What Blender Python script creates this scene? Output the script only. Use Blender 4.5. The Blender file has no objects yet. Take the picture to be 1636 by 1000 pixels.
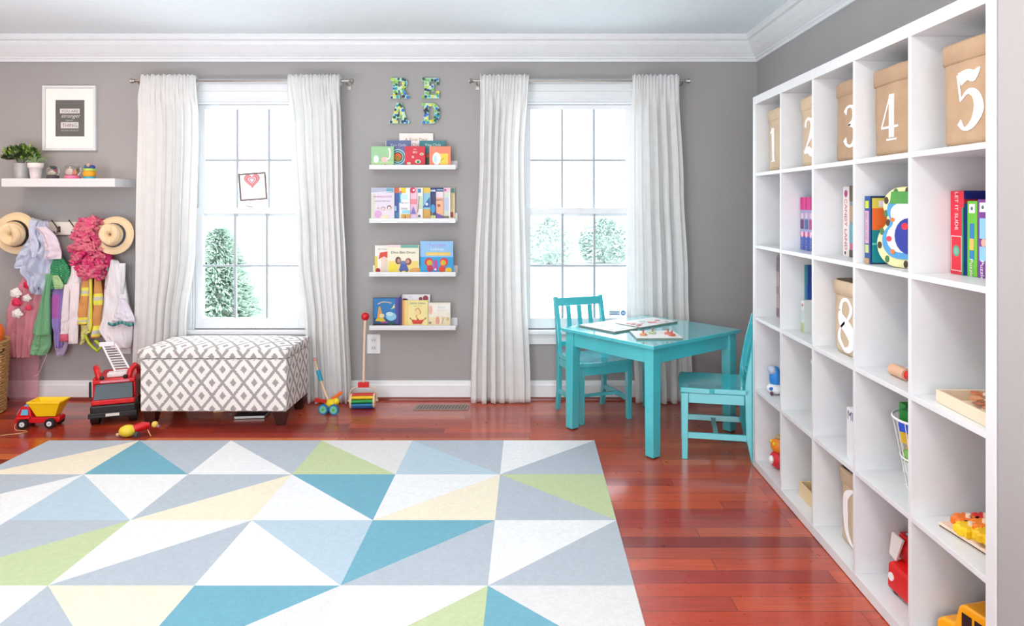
import bpy, math, random
from mathutils import Vector, Matrix, noise
PI = math.pi
S = bpy.context.scene
C = S.collection
R = math.radians
random.seed(7)
# ---------------------------------------------------------------- camera, world, lights, exposure
cd = bpy.data.cameras.new('camera'); cam = bpy.data.objects.new('camera', cd); C.objects.link(cam)
cam.location = (0, 0, 1.294); cam.rotation_euler = (R(90), 0, 0)
cd.sensor_width = 36; cd.lens = 36 * 1128 / 1636
cd.shift_x = -28 / 1636; cd.shift_y = -175 / 1636
cd.clip_start = .05
S.camera = cam
S.view_settings.view_transform = 'Standard'; S.view_settings.look = 'None'
S.view_settings.gamma = 1; S.view_settings.exposure = .33
w = bpy.data.worlds.new('world'); S.world = w; w.use_nodes = True
bg = w.node_tree.nodes['Background']; bg.inputs[0].default_value = (.86, .93, 1, 1); bg.inputs[1].default_value = 5.0
S.cycles.max_bounces = 10; S.cycles.diffuse_bounces = 6; S.cycles.transparent_max_bounces = 16
S.cycles.use_denoising = True
S.cycles.sample_clamp_indirect = 8
def area(name, loc, rot, sx, sy, e, col=(1, 1, 1)):
    l = bpy.data.lights.new(name, 'AREA'); l.shape = 'RECTANGLE'; l.size = sx; l.size_y = sy; l.energy = e; l.color = col
    o = bpy.data.objects.new(name, l); C.objects.link(o); o.location = loc; o.rotation_euler = rot; return o
# added unseen fill lights at the openings of the wall behind the camera
area('rear_fill', (-2.6, -1.75, 1.35), (R(90), 0, 0), 1.5, 1.5, 28, (1, .92, .84))
area('rear_fill', (.0, -1.75, 1.35), (R(90), 0, 0), 1.5, 1.5, 16, (1, .94, .88))
# added unseen fill low over the floor, aimed up to brighten the ceiling
area('ceiling_fill', (-1.9, 1.3, .45), (R(180), 0, 0), 2.6, .9, 74, (.86, .95, 1))
# ---------------------------------------------------------------- helpers
def lin(c):
    out = []
    for x in c:
        x /= 255.
        out.append(x / 12.92 if x <= .04045 else ((x + .055) / 1.055) ** 2.4)
    return (out[0], out[1], out[2], 1)
_M = {}
def mat(name, rgb, rough=.55, metal=0., var=0., vs=20., bump=0., bs=200., emis=0., spec=.5, trans=0., sheen=0., alpha=1., coat=0.):
    if name in _M: return _M[name]
    m = bpy.data.materials.new(name); m.use_nodes = True; nt = m.node_tree; b = nt.nodes['Principled BSDF']
    b.inputs['Base Color'].default_value = lin(rgb); b.inputs['Roughness'].default_value = rough
    b.inputs['Metallic'].default_value = metal; b.inputs['Specular IOR Level'].default_value = spec
    b.inputs['Transmission Weight'].default_value = trans; b.inputs['Sheen Weight'].default_value = sheen
    b.inputs['Alpha'].default_value = alpha; b.inputs['Coat Weight'].default_value = coat
    tc = nt.nodes.new('ShaderNodeTexCoord')
    if var or True:
        n = nt.nodes.new('ShaderNodeTexNoise'); n.inputs['Scale'].default_value = vs; n.inputs['Detail'].default_value = 4
        nt.links.new(tc.outputs['Object'], n.inputs['Vector'])
        mx = nt.nodes.new('ShaderNodeMix'); mx.data_type = 'RGBA'
        v = max(var, .02)
        a = [x * (1 - v) for x in rgb]; c2 = [min(255, x * (1 + v)) for x in rgb]
        mx.inputs[6].default_value = lin(a); mx.inputs[7].default_value = lin(c2)
        nt.links.new(n.outputs['Fac'], mx.inputs[0]); nt.links.new(mx.outputs[2], b.inputs['Base Color'])
    if bump:
        n2 = nt.nodes.new('ShaderNodeTexNoise'); n2.inputs['Scale'].default_value = bs; n2.inputs['Detail'].default_value = 3
        nt.links.new(tc.outputs['Object'], n2.inputs['Vector'])
        bp = nt.nodes.new('ShaderNodeBump'); bp.inputs['Strength'].default_value = bump; bp.inputs['Distance'].default_value = .004
        nt.links.new(n2.outputs['Fac'], bp.inputs['Height']); nt.links.new(bp.outputs[0], b.inputs['Normal'])
    _M[name] = m; m.diffuse_color = lin(rgb); return m
def col(r, g, b, rough=.5):
    r, g, b = [int(x * .93) for x in (r, g, b)]
    return mat('paint_%d_%d_%d' % (r, g, b), (r, g, b), rough)
def P(px, py, Y):                                   # measured point: where a ray of the photograph meets depth Y
    return Vector(((px - 846) * Y / 1128, Y, 1.294 + (325 - py) * Y / 1128))
def X_(px, Y): return (px - 846) * Y / 1128
def Z_(py, Y): return 1.294 + (325 - py) * Y / 1128
class MB:
    def __init__(s): s.v = []; s.f = []; s.mi = []; s.sm = []; s.mats = []; s.T = Matrix()
    def m(s, ma):
        if ma not in s.mats: s.mats.append(ma)
        return s.mats.index(ma)
    def add(s, vs, fs, ma, smooth=False):
        b = len(s.v); s.v += [s.T @ Vector(p) for p in vs]
        for i, f in enumerate(fs):
            s.f.append([b + k for k in f]); s.mi.append(s.m(ma[i] if isinstance(ma, list) else ma)); s.sm.append(smooth)
        return s
    def box(s, x0, x1, y0, y1, z0, z1, ma):
        vs = [(x, y, z) for x in (x0, x1) for y in (y0, y1) for z in (z0, z1)]
        return s.add(vs, [(0, 1, 3, 2), (4, 6, 7, 5), (0, 4, 5, 1), (2, 3, 7, 6), (0, 2, 6, 4), (1, 5, 7, 3)], ma)
    def hexa(s, lo, hi, ma):                         # two quads (4 pts each, same order) joined
        vs = list(lo) + list(hi)
        return s.add(vs, [(3, 2, 1, 0), (4, 5, 6, 7), (0, 1, 5, 4), (1, 2, 6, 5), (2, 3, 7, 6), (3, 0, 4, 7)], ma)
    def ring(s, rings, ma, close=True, cap=True, smooth=True):
        n = len(rings[0]); vs = [p for r in rings for p in r]; fs = []
        for i in range(len(rings) - 1):
            for j in range(n if close else n - 1):
                k = (j + 1) % n
                fs.append((i * n + j, i * n + k, (i + 1) * n + k, (i + 1) * n + j))
        s.add(vs, fs, ma, smooth)
        if cap and close:
            s.add(rings[0], [tuple(reversed(range(n)))], ma[0] if isinstance(ma, list) else ma)
            s.add(rings[-1], [tuple(range(n))], ma[-1] if isinstance(ma, list) else ma)
        return s
    def tube(s, pts, r, ma, n=10, cap=True):
        pts = [Vector(p) for p in pts]; rings = []
        t0 = (pts[1] - pts[0]).normalized()
        up = Vector((0, 0, 1)) if abs(t0.z) < .9 else Vector((1, 0, 0))
        nrm = t0.cross(up).normalized()
        for i, p in enumerate(pts):
            t = (pts[min(i + 1, len(pts) - 1)] - pts[max(i - 1, 0)]).normalized()
            nrm = (nrm - t * nrm.dot(t)).normalized(); bn = t.cross(nrm)
            rr = r[i] if isinstance(r, (list, tuple)) else r
            rings.append([p + (nrm * math.cos(2 * PI * k / n) + bn * math.sin(2 * PI * k / n)) * rr for k in range(n)])
        return s.ring(rings, ma, True, cap)
    def lathe(s, prof, ma, n=20, c=(0, 0, 0), T=None, sy=1.):
        T = T or Matrix(); c = Vector(c); rings = []
        for (r, z) in prof:
            rings.append([c + (T @ Vector((r * math.cos(2 * PI * k / n), r * sy * math.sin(2 * PI * k / n), z))) for k in range(n)])
        return s.ring(rings, ma)
    def sph(s, c, r, ma, n=14):
        if not isinstance(r, (tuple, list)): r = (r, r, r)
        c = Vector(c); rings = []
        for i in range(n // 2 + 1):
            a = -PI / 2 + PI * i / (n // 2); ca = max(math.cos(a), .01)
            rings.append([c + Vector((r[0] * ca * math.cos(2 * PI * k / n), r[1] * ca * math.sin(2 * PI * k / n), r[2] * math.sin(a))) for k in range(n)])
        return s.ring(rings, ma)
    def prism(s, poly, y0, y1, ma):                  # polygon in x,z
        n = len(poly)
        a = sum(poly[i][0] * poly[(i + 1) % n][1] - poly[(i + 1) % n][0] * poly[i][1] for i in range(n))
        if a < 0: poly = poly[::-1]
        vs = [(x, y0, z) for x, z in poly] + [(x, y1, z) for x, z in poly]
        fs = [tuple(range(n)), tuple(range(2 * n - 1, n - 1, -1))] + [(i, i + n, (i + 1) % n + n, (i + 1) % n) for i in range(n)]
        return s.add(vs, fs, ma)
    def disc(s, x, z, r, y0, y1, ma, n=14, rz=None):
        return s.prism([(x + r * math.cos(2 * PI * k / n), z + (rz or r) * math.sin(2 * PI * k / n)) for k in range(n)], y0, y1, ma)
    def ribbon(s, pts, ws, y0, y1, ma, res=6):       # variable-width stroke in x,z
        pts = [Vector((p[0], p[1])) for p in pts]; P2 = []; W2 = []
        n = len(pts)
        for i in range(n - 1):
            a, b, c, d = pts[max(i - 1, 0)], pts[i], pts[i + 1], pts[min(i + 2, n - 1)]
            for k in range(res if n > 2 else 1):
                t = k / res
                P2.append(.5 * ((2 * b) + (c - a) * t + (2 * a - 5 * b + 4 * c - d) * t * t + (3 * b - a - 3 * c + d) * t ** 3))
                W2.append(ws[i] + (ws[i + 1] - ws[i]) * t)
        P2.append(pts[-1]); W2.append(ws[-1]); L = []; Rr = []
        for i, p in enumerate(P2):
            t = (P2[min(i + 1, len(P2) - 1)] - P2[max(i - 1, 0)]).normalized(); nn = Vector((-t.y, t.x))
            L.append(p + nn * W2[i] / 2); Rr.append(p - nn * W2[i] / 2)
        rings = [[(l.x, y0, l.y), (r.x, y0, r.y), (r.x, y1, r.y), (l.x, y1, l.y)] for l, r in zip(L, Rr)]
        return s.ring(rings, ma, smooth=False)
    def text(s, txt, size, x, z, y, ma, align='CENTER', d=.0004, shear=0, wd=0):
        cu = bpy.data.curves.new('t', 'FONT'); cu.body = txt; cu.size = size; cu.align_x = align; cu.resolution_u = 2; cu.shear = shear; cu.offset = wd
        o = bpy.data.objects.new('t', cu)
        me = bpy.data.meshes.new_from_object(o)
        vs = [(x + v.co.x, y, z + v.co.y) for v in me.vertices]
        if vs: s.add(vs, [tuple(p.vertices) for p in me.polygons], ma)
        bpy.data.objects.remove(o); bpy.data.curves.remove(cu); bpy.data.meshes.remove(me)
        return s
    def build(s, name, parent=None, bevel=0., seg=2, sub=0, solid=0., world=False, kind=None):
        me = bpy.data.meshes.new(name); me.from_pydata([tuple(v) for v in s.v], [], s.f)
        for ma in s.mats: me.materials.append(ma)
        me.polygons.foreach_set('material_index', s.mi); me.polygons.foreach_set('use_smooth', s.sm)
        uv = me.uv_layers.new(name='uv')
        for p in me.polygons:
            nx, ny, nz = abs(p.normal.x), abs(p.normal.y), abs(p.normal.z)
            for li in p.loop_indices:
                c = me.vertices[me.loops[li].vertex_index].co
                uv.data[li].uv = (c.y, c.z) if nx > .7 else ((c.x, c.y) if nz > .7 else (c.x, c.z))
        me.update()
        o = bpy.data.objects.new(name, me); C.objects.link(o)
        if parent:
            o.parent = parent
            if world: o.matrix_parent_inverse = (Matrix.Translation(parent.location) @ parent.rotation_euler.to_matrix().to_4x4()).inverted()
        if bevel:
            b = o.modifiers.new('bevel', 'BEVEL'); b.width = bevel; b.segments = seg; b.limit_method = 'ANGLE'
        if solid:
            b = o.modifiers.new('solid', 'SOLIDIFY'); b.thickness = solid
        if sub:
            b = o.modifiers.new('sub', 'SUBSURF'); b.levels = b.render_levels = sub
        if kind: o['kind'] = kind
        return o
def thing(name, label, cat, loc=(0, 0, 0), rz=0, group=None):
    o = bpy.data.objects.new(name, None); C.objects.link(o); o.location = loc; o.rotation_euler = (0, 0, rz)
    o.empty_display_size = .05
    o['label'] = label; o['category'] = cat
    if group: o['group'] = group
    return o
def tag(o, label, cat, group=None, kind=None):
    o['label'] = label; o['category'] = cat
    if group: o['group'] = group
    if kind: o['kind'] = kind
    return o
def struct(mb, name, parent=None, bevel=0.):
    return mb.build(name, parent, bevel, kind=None if parent else 'structure')
# ---------------------------------------------------------------- materials
wallpaint = mat('grey_wall_paint', (160, 157, 156), .8, var=.015, vs=3, bump=.03, bs=300)
white = mat('white_satin_paint', (228, 231, 233), .35)
ceilm = mat('ceiling_paint', (236, 247, 252), .9)
lacq = mat('white_lacquer_board', (216, 218, 220), .35)
chrome = mat('brushed_nickel', (170, 165, 160), .3, 1)
turq = mat('turquoise_paint', (72, 190, 200), .17, var=.03, vs=8, coat=1.)
darkwood = mat('dark_wood', (55, 25, 18), .35, var=.2, vs=10)
beech = mat('beech_wood', (226, 190, 150), .5, var=.06, vs=15)
redp = mat('red_plastic', (205, 20, 28), .3); yelp = mat('yellow_plastic', (250, 205, 20), .35)
blkp = mat('black_plastic', (22, 20, 22), .4); grnp = mat('green_plastic', (25, 140, 60), .35)
blup = mat('blue_plastic', (30, 90, 200), .35); orap = mat('orange_plastic', (250, 120, 25), .4)
paper = mat('paper_pages', (238, 232, 218), .8)
def glass_mat():
    m = bpy.data.materials.new('window_glass'); m.use_nodes = True; nt = m.node_tree; nt.nodes.clear()
    o = nt.nodes.new('ShaderNodeOutputMaterial'); t = nt.nodes.new('ShaderNodeBsdfTransparent'); g = nt.nodes.new('ShaderNodeBsdfGlossy')
    g.inputs['Roughness'].default_value = .02; t.inputs[0].default_value = (.97, .99, 1, 1)
    mx = nt.nodes.new('ShaderNodeMixShader'); mx.inputs[0].default_value = .015
    nt.links.new(t.outputs[0], mx.inputs[1]); nt.links.new(g.outputs[0], mx.inputs[2]); nt.links.new(mx.outputs[0], o.inputs[0]); return m
glass = glass_mat()
def cloth_mat(name, rgb, tr=.35, alpha=1., rgb2=None, wave=0, bump=.15, bs=900):
    m = bpy.data.materials.new(name); m.use_nodes = True; nt = m.node_tree; nt.nodes.clear(); N = nt.nodes.new; L = nt.links.new
    o = N('ShaderNodeOutputMaterial'); d = N('ShaderNodeBsdfDiffuse'); t = N('ShaderNodeBsdfTranslucent'); mx = N('ShaderNodeMixShader')
    mx.inputs[0].default_value = tr
    tc = N('ShaderNodeTexCoord'); n = N('ShaderNodeTexNoise'); n.inputs['Scale'].default_value = bs; L(tc.outputs['Object'], n.inputs['Vector'])
    bp = N('ShaderNodeBump'); bp.inputs['Strength'].default_value = bump; bp.inputs['Distance'].default_value = .002
    L(n.outputs['Fac'], bp.inputs['Height']); L(bp.outputs[0], d.inputs['Normal'])
    n2 = N('ShaderNodeTexNoise'); n2.inputs['Scale'].default_value = 18; L(tc.outputs['Object'], n2.inputs['Vector'])
    cm = N('ShaderNodeMix'); cm.data_type = 'RGBA'; cm.inputs[6].default_value = lin([x * .96 for x in rgb]); cm.inputs[7].default_value = lin(rgb2 or rgb)
    L(n2.outputs['Fac'], cm.inputs[0]); L(cm.outputs[2], d.inputs[0]); L(cm.outputs[2], t.inputs[0])
    L(d.outputs[0], mx.inputs[1]); L(t.outputs[0], mx.inputs[2]); last = mx
    if alpha < 1:
        tp = N('ShaderNodeBsdfTransparent'); m2 = N('ShaderNodeMixShader'); m2.inputs[0].default_value = alpha
        L(tp.outputs[0], m2.inputs[1]); L(mx.outputs[0], m2.inputs[2]); last = m2
    L(last.outputs[0], o.inputs[0]); return m
curt = cloth_mat('white_linen', (250, 250, 249), .42)
def floor_mat():
    m = bpy.data.materials.new('cherry_floorboards'); m.use_nodes = True; nt = m.node_tree; N = nt.nodes.new; L = nt.links.new
    b = nt.nodes['Principled BSDF']; tc = N('ShaderNodeTexCoord')
    br = N('ShaderNodeTexBrick'); br.inputs['Scale'].default_value = 1; br.inputs['Brick Width'].default_value = 1.05; br.inputs['Row Height'].default_value = .083
    br.inputs['Mortar Size'].default_value = .0012; br.inputs['Mortar Smooth'].default_value = .1; br.offset = .37; br.offset_frequency = 3; br.squash = 1.25; br.squash_frequency = 4
    br.inputs['Color1'].default_value = (0, 0, 0, 1); br.inputs['Color2'].default_value = (1, 1, 1, 1); br.inputs['Mortar'].default_value = (.5, .5, .5, 1)
    L(tc.outputs['Object'], br.inputs['Vector'])
    cr = N('ShaderNodeValToRGB'); e = cr.color_ramp.elements
    e[0].position = 0; e[0].color = lin((128, 40, 34)); e[1].position = 1; e[1].color = lin((216, 118, 62))
    for p, c in ((.22, (176, 60, 32)), (.5, (196, 82, 42)), (.72, (156, 50, 42))):
        q = e.new(p); q.color = lin(c)
    L(br.outputs['Color'], cr.inputs[0])
    mp = N('ShaderNodeMapping'); mp.inputs['Scale'].default_value = (1.6, 28, 1); L(tc.outputs['Object'], mp.inputs[0])
    n = N('ShaderNodeTexNoise'); n.inputs['Scale'].default_value = 3; n.inputs['Detail'].default_value = 8; n.inputs['Distortion'].default_value = .3; L(mp.outputs[0], n.inputs['Vector'])
    cr2 = N('ShaderNodeValToRGB'); cr2.color_ramp.elements[0].position = .2; cr2.color_ramp.elements[0].color = (.62, .55, .55, 1); cr2.color_ramp.elements[1].position = .7; cr2.color_ramp.elements[1].color = (1.15, 1.1, 1.05, 1)
    L(n.outputs['Fac'], cr2.inputs[0])
    mu = N('ShaderNodeMix'); mu.data_type = 'RGBA'; mu.blend_type = 'MULTIPLY'; mu.inputs[0].default_value = .8; L(cr.outputs[0], mu.inputs[6]); L(cr2.outputs[0], mu.inputs[7])
    m2 = N('ShaderNodeMix'); m2.data_type = 'RGBA'; m2.inputs[7].default_value = lin((70, 22, 18)); L(br.outputs['Fac'], m2.inputs[0]); L(mu.outputs[2], m2.inputs[6])
    L(m2.outputs[2], b.inputs['Base Color'])
    n3 = N('ShaderNodeTexNoise'); n3.inputs['Scale'].default_value = 14; n3.inputs['Detail'].default_value = 6; L(tc.outputs['Object'], n3.inputs['Vector'])
    mr = N('ShaderNodeMapRange'); mr.inputs[3].default_value = .22; mr.inputs[4].default_value = .38; L(n3.outputs['Fac'], mr.inputs[0]); L(mr.outputs[0], b.inputs['Roughness'])
    bp = N('ShaderNodeBump'); bp.inputs['Strength'].default_value = .25; bp.inputs['Distance'].default_value = .002; bp.invert = True
    L(br.outputs['Fac'], bp.inputs['Height'])
    bp2 = N('ShaderNodeBump'); bp2.inputs['Strength'].default_value = .012; bp2.inputs['Distance'].default_value = .002; L(n.outputs['Fac'], bp2.inputs['Height']); L(bp.outputs[0], bp2.inputs['Normal'])
    L(bp2.outputs[0], b.inputs['Normal']); b.inputs['Specular IOR Level'].default_value = .35; b.inputs['Coat Weight'].default_value = .6; b.inputs['Coat Roughness'].default_value = .13
    return m
# ---------------------------------------------------------------- room shell
YW, XW, XL, YF, H = 4.663, 1.505, -4.4, -1.8, 2.39
XJ, YJ = 1.104, 1.664
floor = struct(MB().box(XL - .2, XW + .2, YF - .2, YW + .15, -.1, 0, floor_mat()), 'floor')
ceiling = struct(MB().box(XL - .2, XW + .2, YF - .2, YW + .15, H, H + .1, ceilm), 'ceiling')
WC = [-1.848, .3245]; WH = .378; WZ0, WZ1 = .462, 1.966
wb = MB(); xs = XL
for c in WC:
    wb.box(xs, c - WH, YW, YW + .15, 0, H, wallpaint)
    wb.box(c - WH, c + WH, YW, YW + .15, 0, WZ0, wallpaint); wb.box(c - WH, c + WH, YW, YW + .15, WZ1, H, wallpaint); xs = c + WH
wb.box(xs, XW, YW, YW + .15, 0, H, wallpaint)
struct(wb, 'wall_back')
struct(MB().box(XW, XW + .15, YJ, YW + .15, 0, H, wallpaint), 'wall_right')
struct(MB().box(XJ, XW + .15, YF, YJ, 0, H, wallpaint), 'wall_right_near')
struct(MB().box(XL - .15, XL, YF, YW + .15, 0, H, wallpaint), 'wall_left')
wf = MB()
for a, b, z0, z1 in ((XL, -3.4, 0, H), (-1.8, -.8, 0, H), (.8, XJ, 0, H), (-3.4, -1.8, 0, .5), (-.8, .8, 0, .5), (-3.4, -1.8, 2.15, H), (-.8, .8, 2.15, H)):
    wf.box(a, b, YF - .15, YF, z0, z1, wallpaint)
struct(wf, 'wall_front')
def run(prof, path, ma):                             # profile (d from wall, z) swept along a mitred path with inward normals
    mb = MB(); rings = []
    for (x, y, nx, ny) in path: rings.append([(x + nx * d, y + ny * d, z) for d, z in prof])
    return mb.ring(rings, ma, smooth=False)
crown = [(0, 2.228), (.012, 2.228), (.014, 2.243), (.022, 2.25), (.022, 2.258), (.03, 2.264), (.05, 2.285), (.078, 2.325), (.084, 2.34), (.084, 2.35), (.1, 2.356), (.105, 2.37), (.105, 2.39), (0, 2.39)]
struct(run(crown, [(XL, YW, 1, -1), (XW, YW, -1, -1), (XW, YJ, -1, 0)], white), 'trim_1')
base = [(0, 0), (.014, 0), (.014, .095), (.01, .105), (.008, .122), (0, .126)]
struct(run(base, [(XL, YW, 0, -1), (XW, YW, -1, -1), (XW, YJ, -1, 0)], white), 'baseboard_back')
shoe = [(.014, 0), (.027, 0), (.024, .012), (.014, .018)]
struct(run(shoe, [(XL, YW, 0, -1), (XW, YW, -1, -1)], mat('cherry_shoe', (120, 42, 30), .3)), 'trim_2')
def make_window(i, cx):
    t = bpy.data.objects.new('window_%d' % i, None); C.objects.link(t); t.location = (cx, YW, WZ0); t['kind'] = 'structure'
    def B(name, mb, bev=.002, kind=None):
        mb.T = Matrix(); return mb.build(name, t, bev)
    z0 = 0; zt = WZ1 - WZ0; gh = .317
    m = MB()                                         # side casings and jamb
    for s in (-1, 1):
        a, b = sorted((s * WH, s * (WH + .085))); m.box(a, b, -.02, 0, 0, zt, white)
        a, b = sorted((s * (WH + .065), s * (WH + .085))); m.box(a, b, -.028, -.02, 0, zt, white)
        a, b = sorted((s * (WH - .012), s * WH)); m.box(a, b, -.001, .13, 0, zt, white)
    m.box(-WH, WH, -.001, .13, zt - .012, zt, white)
    B('casing', m)
    h = MB(); e = WH + .085                           # stepped head casing
    for d, a, b, o in ((.022, 0, .065, 0), (.03, .065, .08, .006), (.024, .08, .115, 0), (.045, .115, .142, .02), (.03, .012, .022, 0)):
        h.box(-e - o, e + o, -d, 0, zt + a, zt + b, white)
    B('head_casing', h)
    s_ = MB().box(-e - .02, e + .02, -.05, .12, -.025, 0, white); B('sill', s_, .004)
    a_ = MB().box(-e, e, -.018, 0, -.095, -.025, white).box(-e, e, -.024, -.018, -.05, -.04, white); B('apron', a_)
    def sash(y, g0, g1, top, bot, nm):
        f = MB()
        f.box(-WH + .013, -gh, y, y + .035, g0 - bot, g1 + top, white); f.box(gh, WH - .013, y, y + .035, g0 - bot, g1 + top, white)
        f.box(-gh, gh, y, y + .035, g0 - bot, g0, white); f.box(-gh, gh, y, y + .035, g1, g1 + top, white)
        so = B(nm, f)
        u = MB(); mt = mat('backlit_muntin_grey', (166, 172, 178), .6)  # white muntins, their backlit shade put into the grey colour
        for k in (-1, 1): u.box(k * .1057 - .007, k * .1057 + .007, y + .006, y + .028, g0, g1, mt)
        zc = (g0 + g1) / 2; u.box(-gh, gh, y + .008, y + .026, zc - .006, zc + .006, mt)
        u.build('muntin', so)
        MB().box(-gh, gh, y + .016, y + .019, g0, g1, glass).build('pane', so)
    sash(.05, 1.245 - WZ0, 1.922 - WZ0, .03, .037, 'upper_sash')
    sash(.013, .535 - WZ0, 1.225 - WZ0, .04, .07, 'lower_sash')
    lk = MB().box(-.02, .02, -.0, .02, 1.266 - WZ0, 1.276 - WZ0, chrome); lk.T = Matrix(); lk.build('sash_lock', t, .002)
    return t
for i, c in enumerate(WC): make_window(i + 1, c)
# garden beyond the windows
struct(MB().box(-30, 30, YW + .3, 60, -.7, -.6, mat('pale_ground', (225, 228, 226), .9, var=.05, vs=1)), 'ground')
def shrub(name, label, cat, loc, r, h, n, rgb, cone=False, seed=1, group=None, ls=1.):
    rnd = random.Random(seed); t = thing(name, label, cat, loc, 0, group)
    lm = mat('foliage_%d_%d_%d' % rgb, rgb, .7, var=.25, vs=6); f = MB()
    MB().tube([(0, 0, 0), (.01, 0, h * .5), (0, 0, h * .8)], [.04, .03, .01], mat('grey_bark', (150, 140, 130), .8), 8).build('trunk', t)
    for k in range(n):
        z = rnd.random() ** (1.3 if cone else .8); a = rnd.random() * 2 * PI
        rr = r * ((1 - z) ** .75 if cone else math.sqrt(max(.02, 1 - (2 * z - .8) ** 2 * .7))) * (.55 + .5 * rnd.random() ** .5)
        p = Vector((rr * math.cos(a), rr * math.sin(a), z * h + .05)); s = (.035 + .04 * rnd.random()) * ls
        d = Vector((math.cos(a), math.sin(a), rnd.uniform(-.3, .9))).normalized(); sd = d.cross(Vector((rnd.random(), rnd.random(), 1))).normalized()
        f.add([p - sd * s * .5, p + d * s * 1.6 - sd * s * .1, p + d * s * 1.9, p + sd * s * .5, p + Vector((0, 0, s * .4))], [(0, 1, 4), (1, 2, 4), (2, 3, 4)], lm)
    f.build('foliage', t)
    core = MB(); core.lathe([(r * .3, .05), (r * .72, h * .08), (r * .62, h * .3), (r * .42, h * .55), (r * .2, h * .8), (.01, h * .97)] if cone else [(r * .2, .05), (r * .6, h * .15), (r * .78, h * .45), (r * .62, h * .75), (r * .25, h * .95), (.01, h)], lm, 20); core.build('inner_foliage', t)
shrub('conifer', 'cone-shaped green conifer close outside the window behind the bench', 'tree', (-3.6, 8.2, -.6), .57, 1.52, 9000, (176, 192, 178), True, 3)
for k, (x, y, r, h) in enumerate([(.6, 22, .75, 1.4), (2.4, 22.6, .72, 1.36), (4.2, 22, .75, 1.45), (-7.0, 16, .5, .8)]):
    shrub('garden_bush', ['pale green bush outside the window by the turquoise table, first from left', 'low bush in the middle of the row outside the window by the table', 'bush outside the window by the table, nearest the shelf side', 'small faint bush outside the bench window, right of the conifer'][k], 'bush', (x, y, -.6), r, h, 3800, (192, 204, 196), False, 10 + k, 'bushes in the garden', 1.5)
# ---------------------------------------------------------------- rug
rug_c = {k: mat('rug_' + k, v, .95, var=.05, vs=60, bump=.7, bs=380, spec=.1) for k, v in dict(G=(178, 188, 197), W=(228, 230, 231), C=(232, 224, 202), N=(190, 204, 160), T=(116, 170, 188), B=(180, 200, 212), O=(217, 217, 217)).items()}
cx_ = [.352, -.140, -.636, -1.127, -1.620, -2.115, -2.606]; ry_ = [3.83, 3.35, 2.865, 2.375, 1.89, 1.41]
# per row, columns from the shelf side: diagonal, upper-left/right colour, lower colour ("/" upper-left,lower-right; "\" upper-right,lower-left)
PAT = [['/WG', '\\GB', '\\ON', '\\GW', '\\GT', '/GC'], ['\\NG', '/WC', '\\TW', '/GC', '\\WB', '/GW'], ['/WG', '/TG', '\\BW', '/WG', '/GN', '\\WT'],
       ['\\OT', '/WN', '/TO', '\\CG', '/WW', '\\BG'], ['/GW', '\\WC', '\\NW', '/GT', '\\WG', '/CW']]
rg = MB(); zt = .009
nsub = 1
for r in range(5):
    for c in range(6):
        d, u, l = PAT[r][c]; xr, xl = cx_[c], cx_[c + 1]; yt, yb = ry_[r], ry_[r + 1]
        TL, TR, BL, BR = (xl, yt, zt), (xr, yt, zt), (xl, yb, zt), (xr, yb, zt)
        if d == '/': rg.add([BL, TR, TL], [(0, 1, 2)], rug_c[u]); rg.add([BL, BR, TR], [(0, 1, 2)], rug_c[l])
        else: rg.add([TL, BR, TR], [(0, 1, 2)], rug_c[u]); rg.add([BL, BR, TL], [(0, 1, 2)], rug_c[l])
x0, x1, y0, y1 = cx_[-1], cx_[0], ry_[-1], ry_[0]
for a, b in (((x0, y0), (x1, y0)), ((x1, y0), (x1, y1)), ((x1, y1), (x0, y1)), ((x0, y1), (x0, y0))):
    rg.add([(a[0], a[1], .0005), (b[0], b[1], .0005), (b[0], b[1], zt), (a[0], a[1], zt)], [(0, 1, 2, 3)], rug_c['W'])
rg.add([(x0, y0, .0005), (x0, y1, .0005), (x1, y1, .0005), (x1, y0, .0005)], [(0, 1, 2, 3)], rug_c['W'])
tag(rg.build('area_rug'), 'large rug of grey, white, teal, green and cream triangles on the wood floor', 'rug')
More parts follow.
